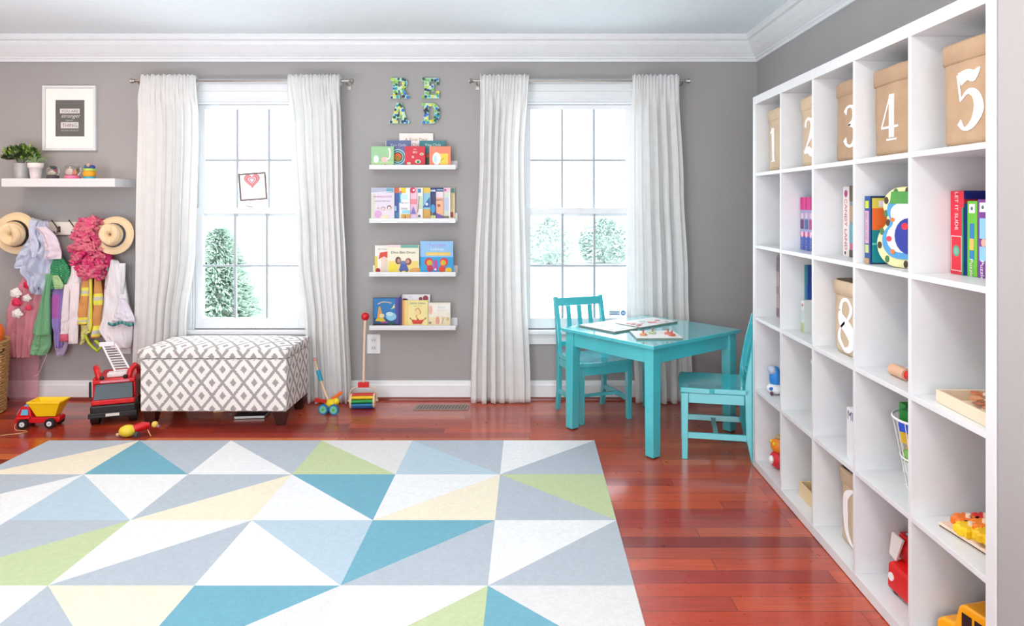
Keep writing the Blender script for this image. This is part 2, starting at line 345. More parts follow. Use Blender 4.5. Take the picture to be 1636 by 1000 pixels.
# ---------------------------------------------------------------- curtains and rods
def curtain(name, label, L, Rr, seed, n=7):
    rnd = random.Random(seed); Y = 4.572
    def ev(pts, y):
        for i in range(len(pts) - 1):
            if y <= pts[i + 1][0]:
                t = (y - pts[i][0]) / (pts[i + 1][0] - pts[i][0]); t = t * t * (3 - 2 * t); return pts[i][1] + (pts[i + 1][1] - pts[i][1]) * t
        return pts[-1][1]
    nu, nv = 150, 60; ph = [rnd.uniform(-.5, .5) for _ in range(n + 3)]
    verts = []; faces = []
    for j in range(nv + 1):
        t = j / nv; py = 119 + (646 - 119) * t; z = 2.122 - (2.122 - .004) * t
        xl, xr = X_(ev(L, py), Y), X_(ev(Rr, py), Y)
        head = max(0, 1 - t / .07)
        for i in range(nu + 1):
            u = i / nu
            w = u + .035 * math.sin(5.1 * u + seed) + .012 * math.sin(t * 5 + seed + u * 3)
            k = w * n; a = .7 + .5 * math.sin(seed * 2.1 + int(seed) + w * 6.3)
            f = math.sin(2 * PI * k + .7 * math.sin(t * 2.2 + seed))
            f = math.copysign(abs(f) ** .8, f)
            f += .16 * math.sin(2 * PI * k * 2.3 + seed + t)
            amp = .022 * a * (.75 + .35 * t)
            y = Y - .004 - amp * f
            x = xl + (xr - xl) * (u + .02 * math.sin(4 * PI * k + seed) * (1 - head))
            if t < .045:                               # rod pocket gathers
                y = Y - .026 - .006 * math.sin(2 * PI * k * 2.4 + seed); y = min(y, Y - .018)
            elif t < .12:
                q = (t - .045) / .075; q = q * q * (3 - 2 * q); y = (1 - q) * (Y - .026 - .006 * math.sin(2 * PI * k * 2.4 + seed)) + q * y
            zz = z + .006 * math.sin(2 * PI * k * 1.7 + seed) * head + (t > .98) * .004 * math.sin(k * 4)
            verts.append((x, min(y, 4.607), max(zz, .003)))
    for j in range(nv):
        for i in range(nu):
            a = j * (nu + 1) + i; faces.append((a, a + nu + 1, a + nu + 2, a + 1))
    m = MB(); m.add(verts, faces, curt, True)
    hem = MB(); 
    t = thing(name, label, 'curtain', (X_((L[0][1] + Rr[0][1]) / 2, Y), Y, 0), 0, 'white curtain panels at the windows')
    m.build('curtain_panel', t, solid=.0012, world=True)
    xl, xr = X_(L[0][1], Y), X_(Rr[0][1], Y)          # pocket back over the rod
    rings = []
    for i in range(41):
        u = i / 40; x = xl + (xr - xl) * u; dz = .004 * math.sin(i * 1.7)
        rings.append([(x, Y + .02, 2.06), (x, Y + .021, 2.105 + dz), (x, Y + .005, 2.119 + dz), (x, Y - .02, 2.12 + dz)])
    hem.ring(rings, curt, close=False, cap=False); hem.build('rod_pocket', t, solid=.001, world=True)
curtain('curtain', 'white curtain hanging beside the coat hooks and behind the patterned bench', [(119, 228), (170, 223), (400, 219), (646, 213)], [(119, 315), (200, 317), (400, 312), (520, 298), (646, 285)], 1.3, 7)
curtain('curtain', 'white curtain between the bench window and the picture book ledges', [(119, 461), (200, 466), (400, 477), (520, 490), (646, 494)], [(119, 545), (300, 549), (450, 555), (646, 561)], 2.6, 7)
curtain('curtain', 'white curtain just right of the book ledges, behind no furniture', [(119, 767), (250, 765), (450, 757), (646, 751)], [(119, 845), (250, 838), (450, 842), (646, 849)], 4.1, 6)
curtain('curtain', 'white curtain hanging behind the turquoise table towards the shelf unit', [(119, 1010), (300, 1010), (500, 1010), (646, 1016)], [(119, 1084), (300, 1091), (450, 1098), (646, 1108)], 5.7, 6)
for k, (a, b) in enumerate(((213, 560), (754, 1098))):
    xa, xb = X_(a, 4.572), X_(b, 4.572); z = 2.088
    t = thing('curtain_rod', ['grey metal curtain rod above the window behind the bench', 'grey metal curtain rod above the window behind the turquoise table'][k], 'curtain rod', ((xa + xb) / 2, 4.572, z), 0, 'curtain rods')
    MB().tube([(xa, 4.572, z), (xb, 4.572, z)], .0085, chrome, 12).build('rod', t, world=True)
    for x, s in ((xa, -1), (xb, 1)):
        MB().tube([(x - s * .012, 4.572, z), (x + s * .002, 4.572, z), (x + s * .004, 4.572, z), (x + s * .016, 4.572, z)], [.012, .012, .0165, .0165], chrome, 16).build('finial', t, world=True)
        MB().tube([(x - s * .03, 4.572, z - .008), (x - s * .03, 4.6, z - .02), (x - s * .03, 4.662, z - .02)], .005, chrome, 8).box(x - s * .03 - .012, x - s * .03 + .012, 4.656, 4.6625, z - .045, z + .01, chrome).build('bracket', t, world=True)
# ---------------------------------------------------------------- bench
def ikat():
    m = bpy.data.materials.new('grey_diamond_fabric'); m.use_nodes = True; nt = m.node_tree; N = nt.nodes.new; L = nt.links.new; b = nt.nodes['Principled BSDF']
    uv = N('ShaderNodeUVMap'); uv.uv_map = 'uv'; sp = N('ShaderNodeSeparateXYZ'); L(uv.outputs[0], sp.inputs[0])
    def M(op, a, bb=None, c=None):
        n = N('ShaderNodeMath'); n.operation = op
        for i, v in enumerate((a, bb, c)):
            if v is None: continue
            if isinstance(v, (int, float)): n.inputs[i].default_value = v
            else: L(v, n.inputs[i])
        return n.outputs[0]
    tcn = N('ShaderNodeTexNoise'); tcn.inputs['Scale'].default_value = 160; L(uv.outputs[0], tcn.inputs['Vector'])
    jit = M('MULTIPLY', M('SUBTRACT', tcn.outputs['Fac'], .5), .16)
    fu = M('ABSOLUTE', M('SUBTRACT', M('FRACT', M('ADD', M('DIVIDE', sp.outputs[0], .1222), 50.05)), .5))
    fv = M('ABSOLUTE', M('SUBTRACT', M('FRACT', M('ADD', M('DIVIDE', sp.outputs[1], .152), 50.32)), .5))
    d = M('ADD', M('ADD', fu, fv), jit); t = M('MINIMUM', d, M('SUBTRACT', 1, d))
    g = M('MAXIMUM', M('GREATER_THAN', t, .415), M('LESS_THAN', t, .16))
    mx = N('ShaderNodeMix'); mx.data_type = 'RGBA'; mx.inputs[6].default_value = lin((236, 232, 228)); mx.inputs[7].default_value = lin((163, 158, 156)); L(g, mx.inputs[0])
    L(mx.outputs[2], b.inputs['Base Color']); b.inputs['Roughness'].default_value = .9
    bp = N('ShaderNodeBump'); bp.inputs['Strength'].default_value = .2; bp.inputs['Distance'].default_value = .002; n5 = N('ShaderNodeTexNoise'); n5.inputs['Scale'].default_value = 700; L(uv.outputs[0], n5.inputs['Vector']); L(n5.outputs['Fac'], bp.inputs['Height']); L(bp.outputs[0], b.inputs['Normal'])
    return m
ik = ikat()
BX0, BX1, BY0, BY1 = -2.256, -1.408, 4.09, 4.50
t = thing('storage_bench', 'upholstered storage bench with grey and white diamond fabric under the window', 'bench', ((BX0 + BX1) / 2, (BY0 + BY1) / 2, 0))
MB().box(BX0, BX1, BY0, BY1, .088, .393, ik).build('body', t, .008, 3, world=True)
lid = MB(); nx, ny = 24, 14; rings = []
def lidz(u, v): return .448 + .022 * (min(1, 5 * u) * min(1, 5 * (1 - u)) * min(1, 4 * v) * min(1, 4 * (1 - v))) ** .6
lx0, lx1, ly0, ly1 = BX0 - .004, BX1 + .004, BY0 - .006, BY1
top = [[(lx0 + (lx1 - lx0) * (i / nx), ly0 + (ly1 - ly0) * (j / ny), lidz(i / nx, j / ny)) for i in range(nx + 1)] for j in range(ny + 1)]
lid.add([p for r in top for p in r], [(j * (nx + 1) + i, j * (nx + 1) + i + 1, (j + 1) * (nx + 1) + i + 1, (j + 1) * (nx + 1) + i) for j in range(ny) for i in range(nx)], ik, True)
edge = [(top[0][i][0], top[0][i][1]) for i in range(nx + 1)] + [(top[j][nx][0], top[j][nx][1]) for j in range(1, ny + 1)] + [(top[ny][i][0], top[ny][i][1]) for i in range(nx - 1, -1, -1)] + [(top[j][0][0], top[j][0][1]) for j in range(ny - 1, 0, -1)]
cxm, cym = (lx0 + lx1) / 2, (ly0 + ly1) / 2
def sh(p, k): return (p[0] + math.copysign(k, p[0] - cxm) * (abs(p[0] - cxm) > (lx1 - lx0) / 2 - .001), p[1] + math.copysign(k, p[1] - cym) * (abs(p[1] - cym) > (ly1 - ly0) / 2 - .001))
lid.ring([[(*sh(p, 0), .448) for p in edge], [(*sh(p, .004), .44) for p in edge], [(*sh(p, .005), .42) for p in edge], [(*sh(p, .002), .399) for p in edge]][::-1], ik)
lid.build('lid', t, world=True)
for x in (BX0 + .045, BX1 - .045):
    for y in (BY0 + .045, BY1 - .045):
        MB().hexa([(x - .022, y - .022, 0), (x + .022, y - .022, 0), (x + .022, y + .022, 0), (x - .022, y + .022, 0)], [(x - .04, y - .04, .088), (x + .04, y - .04, .088), (x + .04, y + .04, .088), (x - .04, y + .04, .088)], darkwood).build('leg', t, .003, world=True)
t = thing('picture_book', 'dark thin book with white edge lying on the floor under the bench', 'book', (-1.69, 4.3, 0), .1)
MB().box(-.09, .09, -.06, .06, .0005, .003, blkp).box(-.09, .09, -.06, .06, .016, .0185, blkp).build('cover', t); MB().box(-.087, .087, -.058, .058, .003, .016, white).build('pages', t)
t = thing('toy_block', 'small wooden toy lying on the floor deep under the bench', 'toy', (-1.93, 4.38, 0), .4)
MB().box(-.03, .03, -.015, .015, .0005, .03, beech).build('block', t, .004); MB().tube([(0, 0, .03), (0, 0, .05)], .008, redp, 8).build('peg', t)
# ---------------------------------------------------------------- READ letters
mint = mat('mint_paper', (170, 215, 195), .6)
btn = [col(*c) for c in ((15, 35, 60), (20, 90, 60), (190, 215, 30), (30, 110, 210), (20, 165, 190), (245, 225, 60), (120, 190, 60), (10, 60, 110), (225, 235, 190))]
L_ = {'R': [[(-.055, -.065), (-.055, -.045), (-.04, -.045), (-.04, .045), (-.055, .045), (-.055, .065), (.02, .065), (.043, .056), (.052, .035), (.048, .012), (.028, -.004), (.05, -.045), (.062, -.045), (.062, -.065), (.026, -.065), (.0, -.012), (-.008, -.012), (-.008, -.045), (.004, -.045), (.004, -.065)]],
      'E': [[(-.055, -.065), (-.055, -.045), (-.04, -.045), (-.04, .045), (-.055, .045), (-.055, .065), (.052, .065), (.052, .025), (.035, .025), (.03, .042), (-.008, .042), (-.008, .014), (.006, .014), (.008, .026), (.022, .026), (.022, -.02), (.008, -.02), (.006, -.008), (-.008, -.008), (-.008, -.042), (.03, -.042), (.036, -.02), (.054, -.02), (.054, -.065)]],
      'A': [[(-.064, -.065), (-.064, -.047), (-.05, -.047), (-.018, .065), (.016, .065), (.05, -.047), (.064, -.047), (.064, -.065), (.006, -.065), (.006, -.047), (.018, -.047), (.014, -.03), (-.016, -.03), (-.02, -.047), (-.008, -.047), (-.008, -.065)]],
      'D': [[(-.055, -.065), (-.055, -.047), (-.042, -.047), (-.042, .047), (-.055, .047), (-.055, .065), (.018, .065), (.044, .05), (.058, .02), (.058, -.02), (.044, -.05), (.018, -.065)]]}
HOLE = {'R': [(-.008, .045), (-.008, .01), (.01, .01), (.018, .018), (.018, .038), (.01, .045)], 'A': [(-.009, -.008), (.007, -.008), (-.001, .028)], 'D': [(-.012, .045), (-.012, -.045), (.01, -.045), (.024, -.03), (.026, 0), (.024, .03), (.01, .045)], 'E': None}
def inside(x, z, poly):
    c = False; n = len(poly)
    for i in range(n):
        (a, b), (d, e) = poly[i], poly[(i + 1) % n]
        if (b > z) != (e > z) and x < (d - a) * (z - b) / (e - b) + a: c = not c
    return c
def edist(x, z, poly):
    m = 9; n = len(poly)
    for i in range(n):
        a, b = Vector(poly[i]), Vector(poly[(i + 1) % n]); p = Vector((x, z)); k = max(0, min(1, (p - a).dot(b - a) / (b - a).length_squared)); m = min(m, (a + (b - a) * k - p).length)
    return m
for ch, px, py in (('R', 638, 141), ('E', 688, 141), ('A', 638, 181), ('D', 688, 181)):
    cpt = P(px, py, 4.64); rnd = random.Random(ord(ch))
    t = thing('wall_letter', {'R': 'button-covered letter R, top left of the word READ on the wall', 'E': 'button-covered letter E, top right of the word READ on the wall', 'A': 'button-covered letter A, lower left of the word READ on the wall', 'D': 'button-covered letter D, lower right of the word READ on the wall'}[ch], 'letter', (cpt.x, 4.662, cpt.z), 0, 'letters spelling READ')
    G_ = 1.03; poly = [(x * G_, z * G_) for x, z in L_[ch][0]]; hole = HOLE[ch] and [(x * G_, z * G_) for x, z in HOLE[ch]]
    if hole:                                            # cut the hole through a slit
        hs = hole if sum(hole[i][0] * hole[(i + 1) % len(hole)][1] - hole[(i + 1) % len(hole)][0] * hole[i][1] for i in range(len(hole))) > 0 else hole[::-1]
        pc = poly if sum(poly[i][0] * poly[(i + 1) % len(poly)][1] - poly[(i + 1) % len(poly)][0] * poly[i][1] for i in range(len(poly))) > 0 else poly[::-1]
        best = min(((Vector(a) - Vector(b)).length, i, j) for i, a in enumerate(pc) for j, b in enumerate(hs)); i, j = best[1], best[2]
        hr = hs[::-1]; j = len(hs) - 1 - j
        full = pc[:i + 1] + hr[j:] + hr[:j + 1] + pc[i:]
    else: full = poly
    MB().prism(full, -.024, -.001, mint).build('letter_body', t)
    bm = MB()
    pts = []
    for _ in range(4000):
        x, z = rnd.uniform(-.078, .078), rnd.uniform(-.079, .079)
        if inside(x, z, poly) and not (hole and inside(x, z, hole)) and edist(x, z, poly) > .006 and (not hole or edist(x, z, hole) > .004) and all((x - a) ** 2 + (z - b) ** 2 > .0145 ** 2 for a, b in pts):
            pts.append((x, z))
    for x, z in pts:
        r = rnd.choice((.0075, .009, .010)); bm.disc(x, z, r, -.0275, -.0245, rnd.choice(btn), 10)
    bm.build('buttons', t)
# ---------------------------------------------------------------- books helper
def hexc(s): return tuple(int(s[i:i + 2], 16) for i in (0, 2, 4))
def K(s): return col(*hexc(s))
def book(name, label, px0, px1, pyt, zb, Yf, th, cover, art, group, tilt=0., spine='l', cat='book'):
    x0, x1 = X_(px0, Yf), X_(px1, Yf); zt = Z_(pyt, Yf); w_, h_ = x1 - x0, zt - zb
    t = thing(name, label, cat, ((x0 + x1) / 2, Yf, zb + .0005), 0, group); t.rotation_euler = (tilt, 0, 0)
    b = MB(); cm = K(cover); hw = w_ / 2
    b.box(-hw, hw, 0, .0022, 0, h_, cm); b.box(-hw, hw, th - .0022, th, 0, h_, cm); b.box(-hw, -hw + .002, .0022, th - .0022, 0, h_, cm)
    b.build('cover', t)
    MB().box(-hw + .002, hw - .003, .0024, th - .0024, .002, h_ - .003, paper).build('pages', t)
    a = MB(); ti = MB()
    def XX(u): return -hw + u * w_
    def ZZ(v): return v * h_
    for k, it in enumerate(art):
        y = -.0004 - .00025 * (k + 1); o = it[0]
        if o == 'r': a.box(XX(it[1]), XX(it[3]), y, -.0001, ZZ(it[2]), ZZ(it[4]), K(it[5]))
        elif o == 'c': a.disc(XX(it[1]), ZZ(it[2]), it[3] * w_, y, -.0001, K(it[4]), 18, (it[5] if len(it) > 5 else it[3]) * w_)
        elif o == 'p': a.prism([(XX(u), ZZ(v)) for u, v in it[1]], y, -.0001, K(it[2]))
        elif o == 's': a.ribbon([(XX(u), ZZ(v)) for u, v in it[1]], [it[2] * w_] * len(it[1]), y, -.0001, K(it[3]))
        elif o == 't': ti.text(it[1], it[4] * h_, XX(it[2]), ZZ(it[3]), y - .0002, K(it[5]))
    if a.v: a.build('cover_picture', t)
    if ti.v: ti.build('title', t)
    return t
LZ = [1.5135, 1.169, .824, .479]
GN = 'white picture ledges on the wall'
for k, zb in enumerate(LZ):
    t = thing('picture_ledge', ['topmost white picture ledge, under the READ letters', 'second white picture ledge from the top, packed with overlapping books', 'third white picture ledge from the top, with the butterfly book', 'lowest white picture ledge, above the wall outlet'][k], 'ledge', (-.76, 4.6, zb), 0, GN)
    a, b = -1.032, -.475
    MB().box(a, b, 4.543, 4.662, zb, zb + .012, lacq).build('base_board', t, .001, world=True)
    MB().box(a, b, 4.543, 4.553, zb + .0122, zb + .029, lacq).build('front_lip', t, .001, world=True)
    MB().box(a, b, 4.652, 4.662, zb + .0122, zb + .062, lacq).build('back_board', t, .001, world=True)
g1 = 'books on the top ledge'; z = LZ[0] + .0125
book('picture_book', 'white book standing highest at the back of the top ledge', 638, 692, 213, z, 4.640, .01, 'f6eee8', [('t', 'A Pout Pout', .5, .78, .13, 'b08a40'), ('t', 'Club', .5, .62, .14, 'c05a5a')], g1)
book('picture_book', 'violet-blue book behind the green goose book on the top ledge', 616, 656, 224.5, z, 4.626, .011, '5f6f9c', [('r', 0, 0, .03, 1, 'c8ccd8'), ('t', 'You Only', .5, .78, .15, 'd6dcea')], g1)
book('picture_book', 'teal book behind the orange egg book on the top ledge', 670, 712, 225, z, 4.626, .011, '2e7f86', [('t', 'You Only', .52, .8, .15, 'e4f4f2'), ('p', [(.2, .1), (.45, .1), (.4, .6), (.22, .5)], '1f5a3c'), ('c', .3, .45, .08, 'b0483a')], g1)
book('board_book', 'dark book with concentric rings around an orange ball on the top ledge', 626, 662, 235, z, 4.606, .016, '6d6aa0', [('c', .26, .52, .36, '9adcdc'), ('c', .26, .52, .3, '2a2f60'), ('c', .26, .52, .26, '9ce0e0'), ('c', .26, .52, .22, '1a1020'), ('c', .26, .52, .18, 'e05a14'), ('c', .26, .44, .13, '9a7a14'), ('r', 0, 0, .6, .1, '1f3a66')], g1)
book('board_book', 'pale green book with a white goose on the cover, top ledge', 593, 629, 234, z, 4.578, .018, '9fd09a', [('r', .02, .03, .97, .3, 'b8dca0'), ('c', .22, .4, .12, 'e6f3ee', .17), ('c', .6, .38, .15, 'f3c6c4', .13), ('s', [(.66, .4), (.8, .45), (.84, .65), (.82, .85)], .06, 'fbf3ec'), ('c', .8, .87, .05, 'fbf3e0'), ('c', .62, .14, .03, 'e0604a')], g1)
book('board_book', 'red book with small green shapes on the cover, top ledge', 647, 679, 234, z, 4.578, .018, 'd8243c', [('t', 'MY', .5, .82, .1, 'f4e4dc'), ('t', 'BIG', .5, .68, .14, 'f4e4dc'), ('c', .84, .64, .1, 'e8e4b8', .06), ('c', .84, .64, .05, '5a8a4a', .03), ('c', .65, .28, .14, 'f0e4d0', .1), ('c', .66, .27, .08, '2f8a5a'), ('c', .2, .2, .1, 'e8d8b0', .06), ('c', .45, .1, .07, '3c8a58'), ('c', .4, .5, .06, 'f0c0b0')], g1)
book('board_book', 'orange book with a white egg and yellow square, top ledge', 686, 720, 234, z, 4.578, .018, 'f8896a', [('r', .5, .12, .88, .66, 'f2d84a'), ('c', .34, .42, .2, 'f4f4f0', .3), ('c', .28, .4, .09, 'c4e4ee', .16), ('s', [(.52, .32), (.7, .46)], .03, '8a9a20')], g1)
g2 = 'overlapping books on the second ledge'; z = LZ[1] + .0125
def strip(l, a, b, cover, art, k, top=300): book('picture_book', l, a, b, top, z, 4.556 + .0098 * k, .0085, cover, art, g2)
strip('wide pale pink book in front at the left end of the second ledge', 593, 630, 'e6dcea', [('r', 0, .86, 1, 1, 'b8bcd4'), ('r', .66, .86, .95, .98, '5fa8bc'), ('s', [(.1, .84), (.9, .9)], .02, 'f8fafc'), ('r', 0, 0, .16, .8, 'd8dcc8'), ('t', 'PINKALICIOUS', .5, .7, .085, 'c47aa8'), ('t', 'and the Pinkatastic', .5, .58, .06, '6a6a80'), ('c', .3, .2, .16, 'e0a8d8'), ('c', .52, .37, .09, 'c8a0a0'), ('c', .52, .36, .06, 'f2d8cc'), ('c', .78, .4, .1, '8a7a80'), ('c', .78, .38, .07, 'f0d8d0'), ('c', .6, .12, .2, 'e8dcc0', .1), ('c', .3, .38, .05, 'd8c0c4')], 0)
strip('dark blue book with orange top corner, second from left on the second ledge', 600, 637, '37589c', [('r', .82, .84, 1, 1, 'd8602c'), ('r', .8, .3, .9, .45, 'a8d0ec'), ('r', .85, .1, 1, .25, '3a7ab0')], 1)
strip('white book with yellow top block and giraffe picture, second ledge', 618, 655, 'f4f4f6', [('r', .6, .84, .82, 1, 'e8d020'), ('r', .55, .8, .65, .9, 'e05a5a'), ('r', .5, .55, .62, .85, '40b0d8'), ('r', .6, .64, .9, .8, 'c8ecf4'), ('t', 'THE CAT', .76, .52, .06, '4a5a70'), ('t', 'DOG', .76, .34, .08, '2f3f60'), ('r', .66, .22, 1, .32, '9ad8ec'), ('r', .62, 0, 1, .2, 'd8a848'), ('p', [(.74, 0), (.84, 0), (.8, .2)], '8a5030')], 2)
strip('pink book with a round red badge at its top, second ledge', 630, 666, 'f0c4d8', [('c', .82, .92, .13, 'd42848'), ('c', .86, .93, .05, 'f4e4e8'), ('r', .7, .5, 1, .66, 'f08a98'), ('p', [(.72, .2), (.98, .2), (.84, .45)], '7a78c0'), ('r', .7, 0, 1, .12, 'dcd0e8')], 3)
strip('white book with a blue square logo, middle of the second ledge', 640, 675.5, 'f0efe8', [('r', .78, .85, .92, .97, '3c88c4'), ('r', .8, .35, .98, .75, 'c8dcc0'), ('s', [(.78, .25), (.84, .75)], .03, '7a4a40'), ('c', .84, .14, .06, '555a60')], 4)
strip('light blue book with a blue animal over sand, second ledge', 650, 687.5, '8fc6dc', [('r', .68, .84, 1, 1, 'e8c850'), ('p', [(.68, .4), (.98, .4), (.98, .72), (.85, .6)], '2f5fa4'), ('c', .85, .5, .06, 'e8ecf0'), ('r', .66, .08, 1, .34, 'd8a850'), ('r', .66, 0, 1, .08, 'b07878')], 5)
strip('navy book with bright blue oval, second ledge', 660, 696, '2c3468', [('r', .75, .88, 1, .94, 'bcd0e8'), ('c', .88, .36, .1, '3a9ad8', .2), ('r', .76, .0, 1, .16, 'dce0a0'), ('c', .82, .2, .07, '8a7a40')], 6)
strip('peach and purple book with navy top band, second ledge', 672, 708.5, 'f4b894', [('r', 0, .88, 1, 1, '2c3a74'), ('r', .7, .92, 1, .95, '9fd0dc'), ('r', .66, .7, 1, .88, 'f0dce8'), ('t', 'HIPPO', .82, .6, .08, '4a5a90'), ('c', .8, .46, .07, 'b8604a'), ('p', [(.66, .02), (1, .02), (1, .14), (.66, .24)], '8060b0')], 7)
strip('pale green and pink book near the right end of the second ledge', 683, 719.5, 'd8e4d0', [('r', .68, .86, 1, 1, 'f0c8dc'), ('c', .78, .93, .05, 'a04a70'), ('r', .74, .3, .92, .7, 'c4cce8'), ('r', .7, 0, .95, .14, '8a8068'), ('r', .95, 0, 1, .86, 'f4f4f0')], 8)
g3 = 'books on the third ledge'; z = LZ[2] + .0125
strip_z = LZ[1] + .0125
book('picture_book', 'olive book with teal corner at the right end of the second ledge', 692, 727, 300, strip_z, 4.6445, .007, 'c4b48a', [('r', .82, .85, .98, .98, '2a7a80'), ('r', .78, .1, .94, .26, 'a02830'), ('r', .92, .1, .98, .8, 'e8c8a0')], g2)
book('picture_book', 'white book with a red-haired figure at the left of the third ledge', 599, 640, 392, z, 4.63, .011, 'f6f2ea', [('r', 0, 0, .1, .6, 'e8d44a'), ('t', 'Ms. Fancy', .3, .84, .08, '5a8a94'), ('p', [(.14, .5), (.2, .74), (.5, .78), (.58, .5), (.36, .6)], 'e0402c'), ('c', .36, .45, .13, 'f4d4c0'), ('p', [(.2, .05), (.55, .05), (.46, .4), (.26, .4)], 'e8d8c8'), ('c', .12, .1, .09, 'b01c28')], g3)
book('picture_book', 'pale yellow book with a purple mouse on the cover, third ledge', 619, 669.5, 391.5, z, 4.60, .016, 'f4efd8', [('r', 0, .93, .45, 1, 'f2d8e0'), ('r', .42, .9, .98, 1, '6cb4a4'), ('r', .02, 0, .96, .44, 'f6dc7c'), ('c', .16, .2, .14, 'f4e040'), ('c', .9, .1, .2, 'e8b060', .1), ('t', 'Dino Bim Drum', .5, .7, .13, '2c4a5c'), ('c', .34, .46, .09, '6a3a3c', .12), ('c', .36, .45, .05, 'c08a80', .07), ('c', .66, .42, .1, '9a4a44', .11), ('c', .64, .43, .06, 'd09a88'), ('c', .5, .36, .1, '6a78a8', .08), ('p', [(.36, .1), (.68, .1), (.6, .34), (.42, .34)], '4a5aa8'), ('r', .4, .0, .46, .1, '4a6a4a'), ('r', .58, 0, .64, .1, '4a6a4a')], g3)
book('board_book', 'bright blue book with a red butterfly on the cover, third ledge', 671.5, 724, 385.5, z, 4.585, .02, '52a8e0', [('r', 0, .52, 1, 1, '90c4ee'), ('r', 0, .0, 1, .52, '1ea0dc'), ('t', 'Ten Little', .52, .84, .13, 'b080c8'), ('t', 'Ladybugs', .52, .72, .11, 'eef6fc'), ('r', .18, .56, .92, .66, 'f0c850'), ('t', 'ANTS AND TEN BUGS', .55, .58, .055, 'f4f0e0'), ('c', .26, .36, .13, 'd02a2c', .13), ('c', .72, .36, .13, 'd02a2c', .13), ('c', .28, .34, .09, 'f0a020'), ('c', .7, .34, .09, 'f0a020'), ('c', .28, .34, .04, '9ad040'), ('c', .7, .34, .04, '9ad040'), ('c', .3, .17, .1, 'c02a50'), ('c', .66, .15, .1, 'e0401c'), ('c', .47, .26, .06, 'c040a0', .18), ('c', .46, .14, .035, 'f4dce8'), ('c', .86, .1, .1, 'f4c428')], g3)
g4 = 'books on the lowest ledge'; z = LZ[3] + .0125
book('picture_book', 'dark blue night-scene book at the left of the lowest ledge', 596, 637.5, 476, z, 4.60, .014, '17507e', [('r', .03, .3, .97, .98, '1e78b8'), ('r', .86, 0, 1, 1, '4a4a9a'), ('s', [(.18, .78), (.4, .86), (.72, .82)], .04, 'd4b4a4'), ('p', [(.68, .6), (.84, .66), (.82, .8), (.76, .68)], 'f0e490'), ('p', [(.14, .2), (.4, .3), (.28, .7), (.22, .7)], 'd8a040'), ('c', .34, .38, .1, 'e8d8a8', .08), ('p', [(.08, .2), (.5, .16), (.4, .3), (.14, .28)], 'e0c430'), ('c', .7, .35, .2, '8ccbe8', .16), ('c', .64, .44, .14, 'c0e4e8', .08), ('r', .3, .12, .56, .18, 'a04a8a'), ('r', 0, 0, 1, .1, '2a1c34'), ('c', .68, .1, .1, '0e5a48', .05)], g4)
book('picture_book', 'narrow purple book between the blue and yellow books, lowest ledge', 638, 642.3, 474, z, 4.585, .05, '3c2f70', [], g4)
book('picture_book', 'white book rising behind the yellow book on the lowest ledge', 643, 687, 470.5, z, 4.63, .012, 'ece8ec', [('c', .66, .86, .07, '8a3048'), ('c', .84, .88, .1, '98304a', .1), ('c', .1, .84, .1, '5a3060', .04), ('c', .3, .92, .06, 'c8dcf4', .03)], g4)
book('picture_book', 'yellow book with a llama in a red shirt, lowest ledge', 642.5, 683.5, 480, z, 4.60, .014, 'f6e8a0', [('r', 0, 0, .1, 1, 'f4b860'), ('r', .1, 0, .24, 1, 'f8d888'), ('t', 'Llama Llama', .6, .86, .12, '6a7a84'), ('t', 'misses mama', .6, .77, .06, '9ab040'), ('s', [(.5, .62), (.62, .7), (.72, .52), (.55, .42), (.6, .3)], .035, 'd8944a'), ('c', .6, .54, .1, 'f6d8a0'), ('p', [(.42, .1), (.76, .1), (.86, .28), (.68, .24), (.62, .32), (.54, .24), (.36, .28)], 'd84030'), ('s', [(.36, .27), (.3, .34)], .035, '8a6a5a'), ('s', [(.86, .27), (.93, .34)], .035, '8a6a5a'), ('r', .36, 0, .8, .06, 'e4e8ec')], g4)
book('picture_book', 'cream book with a faint rabbit scene at the right of the lowest ledge', 684.5, 719.5, 484, z, 4.60, .014, 'f2ead8', [('c', .1, .7, .08, 'f0b898', .2), ('r', .22, .6, .98, .94, 'f4f2ea'), ('t', 'Bunny', .6, .78, .12, 'b8d0c8'), ('t', 'My Love', .6, .66, .1, 'd8c8d0'), ('r', .02, 0, .98, .4, 'f0e0b4'), ('c', .42, .26, .09, 'e8a090', .18), ('s', [(.6, .12), (.72, .4)], .04, 'c0aac0'), ('s', [(.66, .12), (.62, .42)], .03, 'c8b8a8'), ('c', .08, .16, .06, '9a8a70'), ('c', .88, .32, .08, 'd0c490')], g4)
# ---------------------------------------------------------------- outlets, vent, stickers
def outlet(label, px, py):
    p = P(px, py, YW - .005); t = thing('wall_outlet', label, 'outlet', (p.x, YW - .0005, p.z), 0, 'white wall outlets')
    MB().box(-.044, .044, -.006, 0, -.064, .064, white).build('cover_plate', t, .003)
    for s in (-1, 1):
        o = MB().prism([(-.017, s * .026 - .014), (.017, s * .026 - .014), (.02, s * .026), (.017, s * .026 + .014), (-.017, s * .026 + .014), (-.02, s * .026)], -.0085, -.0061, mat('outlet_face', (222, 222, 220), .4)).build('receptacle', t)
        MB().box(-.009, -.006, -.0092, -.0086, s * .026 - .004, s * .026 + .006, blkp).box(.006, .009, -.0092, -.0086, s * .026 - .004, s * .026 + .005, blkp).build('slot', o)
outlet('white wall outlet beside the roller toy, under the lowest ledge', 597, 549.5)
outlet('white wall outlet half hidden behind the white coat', 198, 550)
t = thing('floor_vent', 'bronze floor vent register set in the boards below the book ledges', 'vent', (-.557, 4.474, 0))
MB().box(-.172, .172, -.058, .058, .0003, .004, mat('vent_metal', (150, 130, 112), .35, .6)).build('frame', t, .0015)
v = MB(); 
